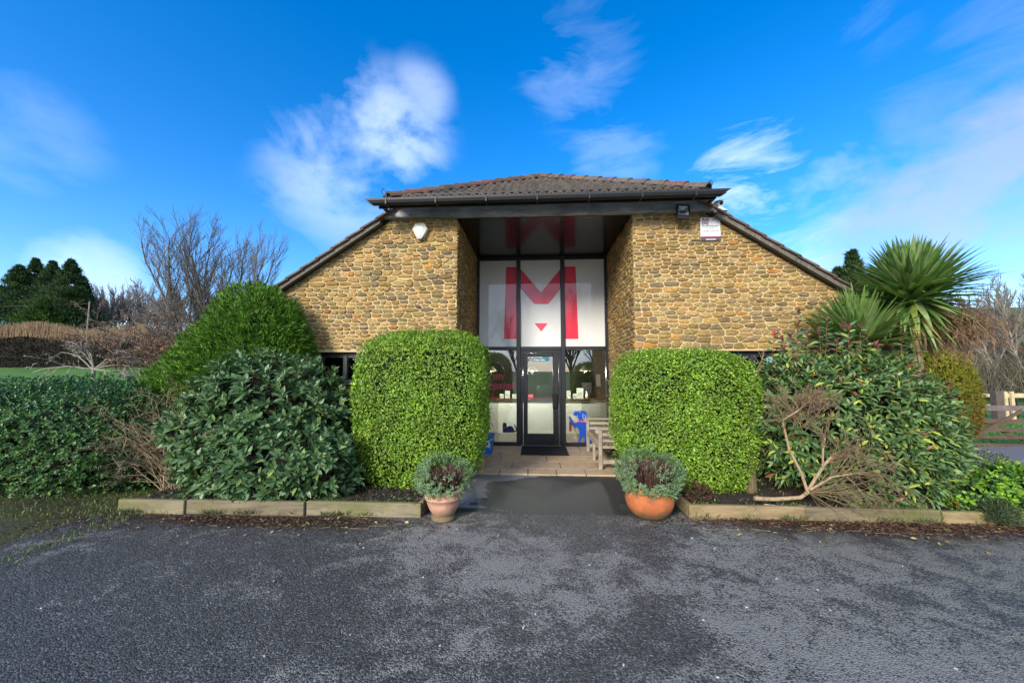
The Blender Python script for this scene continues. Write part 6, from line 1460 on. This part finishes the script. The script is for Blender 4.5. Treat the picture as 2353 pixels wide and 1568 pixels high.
def verge():
    r = np.random.default_rng(44); mb = MB(); n = 42000; x = r.uniform(-11, -4.3, n); y = r.uniform(1.0, 6.4, n)
    # keep only points outside the tarmac edge
    ex = np.array([p.x for p in edge_l]+[-4.7]); ey = np.array([p.y for p in edge_l]+[4.1]); o = np.argsort(ex); yb = np.interp(x, ex[o], ey[o]); ok = y > yb-.03*r.random(n)+.0; ok &= ~((x > -4.72) & (y > 4.05) & (y < 4.2))
    x, y = x[ok], y[ok]; n = len(x); z = np.maximum(terr(x, y)-.03, 0); P = np.stack([x, y, z], 1); L = r.uniform(.02, .07, n); A = unit(np.stack([r.normal(size=n)*.5, r.normal(size=n)*.5-.1, np.ones(n)], 1))
    leaves(mb, P, A, unit(np.stack([r.normal(size=n), r.normal(size=n)-.6, np.ones(n)*.3], 1)), L, np.full(n, .006), jcol(n, [(.09, .17, .025), (.13, .21, .035), (.18, .22, .05), (.10, .09, .04)], None, .25, 3), .1, .01)
    k = 1500; x = r.uniform(-8, -4.4, k); y = r.uniform(3.0, 4.6, k); P = np.stack([x, y, terr(x, y)+.0], 1); ok = y > np.interp(x, ex[o], ey[o]); P = P[ok]; k = len(P)
    leaves(mb, P, unit(rdir(k, r)*[1, 1, .3]), np.tile([0, 0, 1.], (k, 1)), r.uniform(.02, .05, k), r.uniform(.012, .03, k), jcol(k, [(.12, .06, .035), (.08, .045, .025), (.06, .11, .03)], None, .3, 7), .2)
    tag(mb.build('verge_grass', LEAF), 'mossy short grass verge at the left edge of the tarmac', 'grass', kind='stuff')
    m2 = MB(); n = 30000; x = r.uniform(9, 30, n); y = ry(x)+r.random(n)**1.6*9; z = terr(x, y)-.03; P = np.stack([x, y, z], 1); L = r.uniform(.04, .10, n)
    leaves(m2, P, unit(np.stack([r.normal(size=n)*.4, r.normal(size=n)*.4, np.ones(n)], 1)), rdir(n, r), L, np.full(n, .018), jcol(n, [(.08, .20, .02), (.11, .26, .03), (.06, .14, .02)], None, .2, 3)); tag(m2.build('field_grass', LEAF), 'bright green meadow grass beyond the wet road', 'grass', kind='stuff')
verge()
def chips():
    r = np.random.default_rng(9); mb = MB()
    for k in range(46):
        x, y = r.uniform(-3.5, 3.5), r.uniform(1.2, 4.0); s = r.uniform(.003, .008); a = r.uniform(0, 3); d = np.array([math.cos(a), math.sin(a)])*s; q = np.array([-d[1], d[0]])*.6
        mb.prism([(x-d[0]-q[0], y-d[1]-q[1], .001), (x+d[0]-q[0], y+d[1]-q[1], .001), (x+d[0]*1.2+q[0], y+d[1]+q[1]*.7, .001), (x-d[0]+q[0], y-d[1]*.8+q[1], .001)], (0, 0, .005), (.5, .5, .48))
    tag(mb.build('stone_chips', plain('pale_chip', (.5, .5, .47), .8)), 'tiny pale stone chips scattered over the tarmac', 'stone chips', kind='stuff')
    p = gd(1203, 1441); tag(MB().tube([(p.x-.004, p.y-.010, .005), (p.x+.005, p.y+.012, .005)], .004, 6).build('cigarette_end', flatm('white_paper', (.7, .68, .62)), origin=p), 'tiny white cigarette end lying on the tarmac', 'litter')
chips()
def fringe():
    """grass and weeds growing over and in front of the boards"""
    r = np.random.default_rng(66); mb = MB(); n = 5200
    x = np.concatenate([r.uniform(-4.8, -1.3, n//2), r.uniform(1.75, 6.2, n//2)]); cl = np.sin(x*5.1)+np.sin(x*13.7+1)+r.normal(size=n)*.5
    y = np.where(x < 0, 4.10+.045*(x+3)/1.7+r.choice([-.012, .07], n), 4.28+r.choice([-.012, .07], n)); z = np.where((y > 4.3) | ((x < 0) & (y > 4.13)), .10, .0)
    ok = cl > .55; P = np.stack([x, y, z], 1)[ok]; m = len(P); L = r.uniform(.03, .11, m); A = unit(np.stack([r.normal(size=m)*.6, -np.abs(r.normal(size=m))*.5, np.ones(m)], 1))
    leaves(mb, P, A, rdir(m, r), L, np.full(m, .007), jcol(m, [(.11, .17, .04), (.20, .22, .08), (.07, .11, .03), (.26, .22, .12)], None, .25, 3), .1, .03)
    k = 1500; x = np.concatenate([r.uniform(-4.6, -1.4, k//2), r.uniform(1.8, 5.6, k//2)]); ok = (np.sin(x*7.3)+r.normal(size=k)*.4) > .4; x = x[ok]; k = len(x)
    P = np.stack([x, np.where(x < 0, 4.17, 4.36)+r.random(k)*.10, np.full(k, .10)+r.random(k)*.06], 1)
    leaves(mb, P, unit(rdir(k, r)+np.array([0, -.6, .4])), np.tile([0, -.3, 1.], (k, 1)), r.uniform(.02, .05, k), r.uniform(.014, .03, k), jcol(k, [(.08, .15, .03), (.05, .09, .025), (.13, .19, .05)], None, .25, 4), .2)
    tag(mb.build('edge_weeds', LEAF), 'grass blades and small weeds growing over the bed boards', 'weeds', kind='stuff')
fringe()
